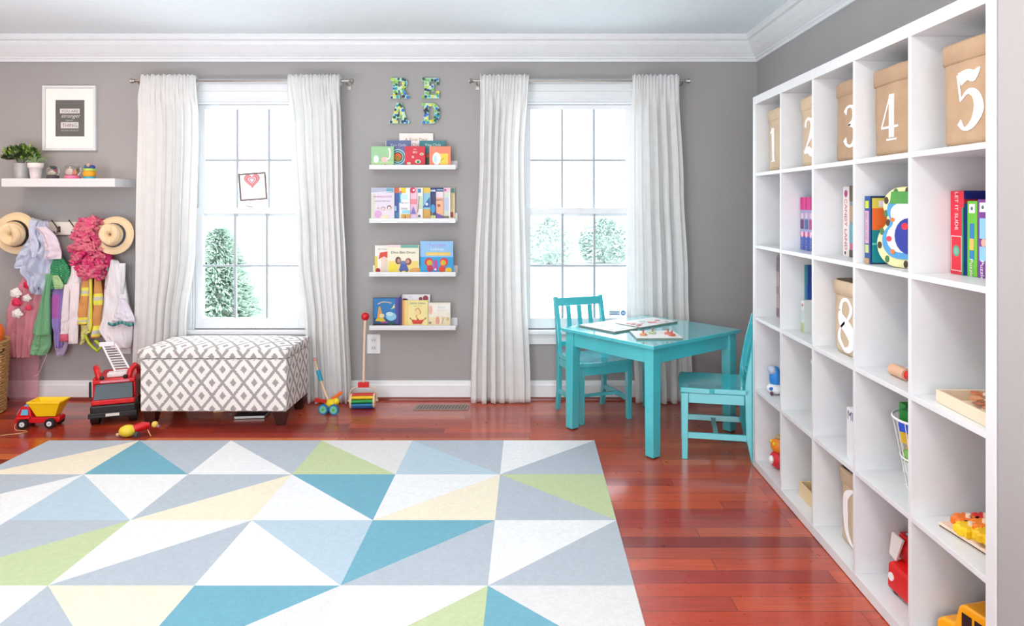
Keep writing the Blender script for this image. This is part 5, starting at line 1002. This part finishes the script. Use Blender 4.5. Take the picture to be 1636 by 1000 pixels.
def hat(label, px, py, Y, d, r, band, curl=0., twist=0.):
    c = P(px, py, Y); t = thing('straw_hat', label, 'hat', c, 0, 'straw hats on the hook rail'); t.rotation_euler = Vector(d).to_track_quat('Z', 'Y').to_euler(); rings = []; n = 40
    prof = [(r, .004), (r * .98, 0), (r * .8, .001), (r * .58, .004), (r * .56, .012), (r * .545, .03), (r * .53, .055), (r * .50, .078), (r * .44, .092), (r * .36, .095), (r * .22, .086), (.004, .08)]
    for k, (rr, z) in enumerate(prof):
        pts = []
        for i in range(n):
            a = 2 * PI * i / n + twist; zz = z; x, y = rr * math.cos(a), rr * math.sin(a) * (1. if rr > r * .6 else 1.08)
            if rr > r * .7: zz += curl * .03 * (math.cos(2 * a)) * (rr / r)
            if z > .07: zz -= .022 * math.exp(-(x / (r * .12)) ** 2) * (1 if rr < r * .45 else .5); zz += .006 * math.sin(a)
            if .05 < z: x *= 1 - .10 * math.exp(-((y + r * .42) / (r * .2)) ** 2)
            pts.append((x, y, zz))
        rings.append(pts)
    m = MB(); m.ring(rings, straw, cap=False); m.build('straw_shell', t, solid=.003)
    m = MB(); m.ring([[((r * q + o) * math.cos(2 * PI * i / n), (r * q + o) * math.sin(2 * PI * i / n) * 1.08, z) for i in range(n)] for q, o, z in ((.562, .004, .006), (.56, .0045, .012), (.549, .0045, .03), (.549, .0015, .0302))], band, cap=False); m.build('hat_band', t)
hat('light straw hat with a navy band hanging beside the pink tutu', 183, 376, 4.55, (.10, -1, .14), .121, K('3a4456'), .25)
hat('tan straw hat with a black band at the left end of the hook rail', 27, 373, 4.535, (.05, -1, -.04), .134, blkp, .4, .5)
# ---------------------------------------------------------------- wicker basket and ball
wick = mat('wicker', (190, 150, 95), .7, var=.2, vs=60)
t = thing('wicker_basket', 'tall wicker basket at the left edge beside the pink dress', 'basket', (-3.44, 4.32, 0))
m = MB()
for k in range(26):
    z = .012 + k * .0165; r = .185 + .018 * (k / 25); m.tube([((r + .005 * (1 if (i + k) % 2 else -1)) * math.cos(2 * PI * i / 44), (r + .005 * (1 if (i + k) % 2 else -1)) * math.sin(2 * PI * i / 44), z) for i in range(45)], .0075, wick, 6)
m.build('woven_wall', t); m = MB()
for i in range(22): a = 2 * PI * i / 22; m.tube([(.185 * math.cos(a), .185 * math.sin(a), .004), (.203 * math.cos(a), .203 * math.sin(a), .43)], .004, wick, 6)
m.build('upright_canes', t); MB().tube([(.205 * math.cos(2 * PI * i / 40), .205 * math.sin(2 * PI * i / 40), .442) for i in range(41)], .011, wick, 8).build('rim', t); MB().lathe([(.178, .003), (.178, .01)], wick, 30).build('bottom', t)
m = MB().tube([(.2 * math.cos(a), .2 * math.sin(a) , .44 + 0 * a) if False else (.192 + .018 * math.sin(a), -.02 + .06 * math.cos(a), .425 - .04 * math.sin(a)) for a in [PI * k / 12 for k in range(13)]], .006, mat('dark_handle', (70, 45, 30), .6), 8); m.build('handle', t)
t = thing('orange_ball', 'orange ball resting in the top of the wicker basket', 'ball', (-3.30, 4.30, .50)); MB().sph((0, 0, 0), .085, K('ff7a1e'), 28).build('ball', t)
t = thing('cloth_bundle', 'white and orange cloth bundle filling the wicker basket under the ball', 'cloth', (-3.44, 4.32, .2)); MB().sph((0, 0, .05), (.165, .165, .13), K('f0d8c8'), 20).build('cloth_bundle', t)
# ---------------------------------------------------------------- floor toys
def wheel(t, x, y, z, r, w_, hubc, name='wheel'):
    a = MB().tube([(x, y - w_ / 2, z), (x, y - w_ / 2 + .003, z), (x, y + w_ / 2 - .003, z), (x, y + w_ / 2, z)], [r * .9, r, r, r * .9], blkp, 24).build(name, t)
    MB().tube([(x, y - w_ / 2 - .004, z), (x, y + w_ / 2 + .004, z)], r * .48, K(hubc), 16).build('hub', a)
    MB().tube([(x, y - w_ / 2 - .007, z), (x, y - w_ / 2 - .004, z)], r * .16, K('a0a0a0'), 10).build('hub_pin', a)
t = thing('toy_dump_truck', 'red toy dump truck with yellow bed and pull string', 'toy truck', (-2.835, 4.10, 0), R(6)); t.scale = (.79, .79, .79)
for x in (-.093, .092):
    for y in (-.058, .058): wheel(t, x, y, .037, .037, .026, 'e8e8ee')
MB().prism([(-.155, .035), (.135, .035), (.15, .06), (.145, .08), (.02, .078), (-.045, .078), (-.05, .12), (-.062, .158), (-.118, .158), (-.135, .12), (-.15, .095), (-.158, .06)], -.042, .042, redp).build('cab_and_chassis', t, .008, 3)
MB().box(-.14, -.045, -.0715, -.045, .074, .088, redp).box(-.14, -.045, .045, .0715, .074, .088, redp).build('mudguard', t, .006)
lw = K('6ac4e8')
MB().prism([(-.118, .098), (-.066, .098), (-.068, .138), (-.108, .138)], -.0445, -.0425, lw).build('side_window', t); MB().prism([(-.108, .15), (-.068, .15), (-.068, .166), (-.1, .166)], -.03, .03, lw).build('roof_light', t, .004); MB().hexa([(-.152, -.034, .1), (-.15, -.034, .1), (-.15, .034, .1), (-.152, .034, .1)], [(-.13, -.032, .142), (-.126, -.032, .142), (-.126, .032, .142), (-.13, .032, .142)], lw).build('windshield', t)
bp_ = [(-.012, .082), (.115, .082), (.15, .186), (-.055, .19)]
m = MB(); yy = .052; o = [( -.012, .082), (.118, .082), (.152, .184), (-.055, .188)]
lo = [(o[0][0], -yy * .8, .084), (o[1][0], -yy * .8, .084), (o[1][0], yy * .8, .084), (o[0][0], yy * .8, .084)]
hi = [(-.055, -.07, .184), (.158, -.07, .178), (.158, .07, .178), (-.055, .07, .184)]; hi2 = [(-.062, -.077, .186), (.165, -.077, .18), (.165, .077, .18), (-.062, .077, .186)]; hi3 = [(p[0], p[1], p[2] + .012) for p in hi2]
hin = [(-.048, -.064, .198), (.150, -.064, .192), (.150, .064, .192), (-.048, .064, .198)]; lin_ = [(0, -.036, .095), (.108, -.036, .095), (.108, .036, .095), (0, .036, .095)]
m.ring([lo, hi, hi2, hi3, hin, lin_], yelp, smooth=False); m.build('tipper_bed', t, .003)
m = MB().box(-.163, -.15, -.04, .04, .038, .055, redp); m.build('bumper', t, .003)
MB().tube([(-.165, 0, .045), (-.168, -.02, .02), (-.16, -.04, .004), (-.12, -.09, .003), (-.05, -.105, .003), (-.02, -.135, .003), (-.06, -.165, .003), (-.12, -.18, .003), (-.16, -.2, .003)], .0022, K('f0b880'), 6).build('pull_string', t)
# fire engine, front towards the room, ladder raised to the back
t = thing('toy_fire_engine', 'red toy fire engine with black bumper and raised white ladder', 'toy truck', (-2.50, 4.30, 0), R(21))
for y in (-.125, .14):
    for x in (-.098, .098):
        MB().tube([(x - .022, y, .047), (x + .022, y, .047)], .047, blkp, 22).build('wheel', t)
MB().box(-.118, .118, -.19, -.06, .062, .12, blkp).build('lower_front', t, .01, 3); MB().box(-.125, .125, -.205, -.1905, .05, .08, blkp).box(-.1, .1, -.18, .2, .045, .06, blkp).build('bumper', t, .004)
MB().box(-.035, .035, -.207, -.2055, .058, .074, K('e8e4d8')).build('number_plate', t)
MB().box(-.112, .112, -.1895, .19, .121, .15, redp).box(-.112, -.095, -.15, -.02, .15, .27, redp).box(.095, .112, -.15, -.02, .15, .27, redp).box(-.112, .112, -.02, .19, .15, .25, redp).build('cab_body', t, .006)
MB().hexa([(-.1, -.185, .152), (.1, -.185, .152), (.1, -.179, .152), (-.1, -.179, .152)], [(-.094, -.155, .235), (.094, -.155, .235), (.094, -.149, .235), (-.094, -.149, .235)], mat('smoky_window', (70, 85, 92), .12)).build('windshield', t)
MB().box(-.11, .11, -.165, -.03, .238, .262, redp).build('roof', t, .006)
for s in (-1, 1): MB().tube([(s * .075, -.15, .263), (s * .085, -.15, .305), (s * .1, -.11, .325), (s * .11, -.05, .3), (s * .112, .0, .255)], [.014, .017, .017, .015, .012], redp, 10).build('roll_bar', t); MB().sph((s * .06, -.17, .275), (.014, .01, .012), blkp, 10).build('lamp', t); MB().box(*sorted((s * .119, s * .131)), -.15, -.13, .16, .25, blkp).build('mirror', t, .003)
MB().box(-.07, .08, -.166, -.1655, .244, .256, K('e890a0')).build('label_band', t); MB().box(-.045, .06, -.12, -.06, .2632, .29, K('eeeaea')).build('ladder_turntable', t, .006)
m = MB(); A = Vector((.035, -.09, .29)); B = Vector((-.065, .06, .43)); dr_ = (B - A); sd = Vector((.036, 0, .0))
m2 = mat('white_toy_plastic', (238, 234, 240), .35)
for s in (-1, 1): m.tube([A + sd * s * 1.1, B + sd * s], .006, m2, 6)
for k in range(11): p = A + dr_ * (k + .5) / 11; m.tube([p - sd * 1.05, p + sd * 1.05], .003, m2, 6)
m.build('ladder', t); MB().box(-.115, -.035, .05, .07, .418, .445, m2).build('ladder_bucket', t, .004)
# pull toy lying by the rug
t = thing('wooden_toy', 'yellow and red wooden toy lying on its side by the rug edge', 'toy', (-2.18, 3.93, 0), R(20))
m = MB().sph((-.05, 0, .034), (.045, .036, .033), K('f0d83c'), 20); m.sph((-.098, -.004, .02), (.01, .008, .008), K('f4c0a0'), 10); m.build('body', t)
MB().tube([(-.02, 0, .04), (.02, .01, .05), (.055, .02, .05)], [.02, .024, .014], redp, 14).build('red_coat', t); MB().sph((.08, .028, .048), (.018, .016, .018), K('f0d060'), 14).build('head', t); MB().sph((.096, .03, .036), (.008, .007, .008), K('c8a0d0'), 8).build('nose', t)
MB().tube([(-.008, -.03, .018), (.008, -.04, .018)], .015, K('4a4a50'), 14).build('wheel', t); MB().tube([(.05, -.005, .03), (.06, -.02, .014), (.07, -.035, .003)], .003, K('e8a070'), 6).build('leg_stick', t)
# push-along bird
t = thing('push_toy', 'wooden push-along toy with yellow body, orange wings and blue wheels', 'push toy', (-1.235, 4.36, 0), R(-12))
MB().sph((.015, -.005, .062), (.042, .028, .026), K('f4d818'), 18).sph((.05, -.012, .078), (.022, .02, .02), K('fce020'), 14).build('body', t)
for (x, y) in ((-.022, -.036), (.045, -.03)):
    w_ = MB().tube([(x, y - .006, .032), (x, y + .006, .032)], .032, K('2a78b0'), 22).build('wheel', t); MB().tube([(x, y - .008, .032), (x, y - .0062, .032)], .023, K('7ad0b8'), 18).build('wheel_face', w_); MB().tube([(x, y - .0095, .032), (x, y - .0082, .032)], .009, K('60b840'), 12).build('hub', w_)
MB().tube([(-.022, .034, .032), (-.022, .046, .032)], .032, K('2a78b0'), 22).build('wheel', t)
MB().hexa([(-.085, -.04, .073), (-.005, -.035, .07), (-.005, -.025, .07), (-.085, -.03, .073)], [(-.078, -.04, .1), (-.005, -.035, .09), (-.005, -.025, .09), (-.078, -.03, .1)], K('c82818')).build('wing', t, .003); MB().hexa([(-.005, .0, .082), (.025, .0, .078), (.025, .014, .078), (-.005, .014, .082)], [(.07, .0, .138), (.088, .0, .128), (.088, .014, .128), (.07, .014, .138)], K('f4742a')).build('wing', t, .003)
MB().tube([(-.01, .0, .08), (-.045, .012, .14), (-.075, .025, .20)], .0065, beech, 10).build('push_stick', t); MB().tube([(-.07, .024, .19), (-.098, .036, .25)], [.013, .012], K('18a0c0'), 12).build('handle_grip', t); MB().tube([(-.098, .036, .25), (-.125, .048, .31)], .0055, beech, 10).build('push_stick', t); MB().sph((-.127, .049, .315), .011, K('f0a0a0'), 10).build('knob', t)
# roller push toy
t = thing('roller_push_toy', 'wooden roller push toy with rainbow slats and red ball handle against the wall', 'push toy', (-1.052, 4.46, 0), R(4))
for s in (-1, 1): 
    MB().tube([(s * .066, 0, .049), (s * .078, 0, .049)], .046, K('ecd0a8'), 24).build('end_disc', t)
n = 10; cs_ = ['f4c818', '1f9a3c', '1f9a3c', '1a7ab0', '1a5ab0', 'c8282c', 'c8282c', 'e8701c', 'b02430', 'f4c818']
for k in range(n):
    a = 2 * PI * (k - 3.2) / n; c = (0, .038 * math.cos(a), .049 + .038 * math.sin(a)); MB().tube([(-.0655, c[1], c[2]), (.0655, c[1], c[2])], .0105, K({0: '1a5ab0', 1: '1a7ab0', 2: '1a5ab0', 3: 'c8282c', 4: 'e8701c', 5: 'e8701c', 6: 'c8282c', 7: 'f4c818', 8: '1f9a3c', 9: '1a7ab0'}[k]), 10).build('coloured_slat', t)
MB().tube([(-.086, 0, .05), (-.088, .006, .09), (-.07, .016, .122), (-.03, .022, .132), (.03, .022, .132), (.07, .016, .122), (.088, .006, .09), (.086, 0, .05)], .0042, K('e8c8b0'), 8).build('curved_frame', t)
MB().tube([(-.094, 0, .049), (-.0785, 0, .049)], .008, K('ecd0a8'), 10).tube([(.0785, 0, .049), (.094, 0, .049)], .008, K('ecd0a8'), 10).build('axle', t)
MB().box(-.034, .034, .008, .038, .128, .160, redp).build('handle_block', t, .003)
MB().tube([(0, .024, .16), (0, .05, .38), (0, .085, .548)], .0085, K('ecccae'), 12).build('push_stick', t); MB().sph((0, .09, .565), .026, redp, 22).build('ball_handle', t)
# ---------------------------------------------------------------- round ceiling lights (all just out of frame)
for k, (x, y, e, cc, lab) in enumerate(((-3.05, 3.4, 10, (1, .60, .36), 'round frosted ceiling light in front of the coat hooks'), (-.7, 3.4, 3.5, (1, .95, .9), 'round frosted ceiling light in front of the book ledges'), (.15, 1.5, 16, (1, .95, .9), 'round frosted ceiling light over the rug near the shelf unit'))):
    t = thing('ceiling_light', lab, 'lamp', (x, y, H - .001), 0, 'round ceiling lights')
    MB().lathe([(.17, 0), (.18, -.012), (.165, -.02), (.15, -.02)], white, 32).build('lamp_base', t); MB().lathe([(.15, -.0205), (.14, -.03), (.08, -.038), (.01, -.04)], mat('frosted_glass', (250, 244, 235), .5), 32).build('lamp_shade', t)
    l = bpy.data.lights.new('lamp_glow', 'AREA'); l.shape = 'DISK'; l.size = .34; l.energy = e; l.color = cc
    o = bpy.data.objects.new('lamp_glow', l); C.objects.link(o); o.location = (x, y, H - .05)
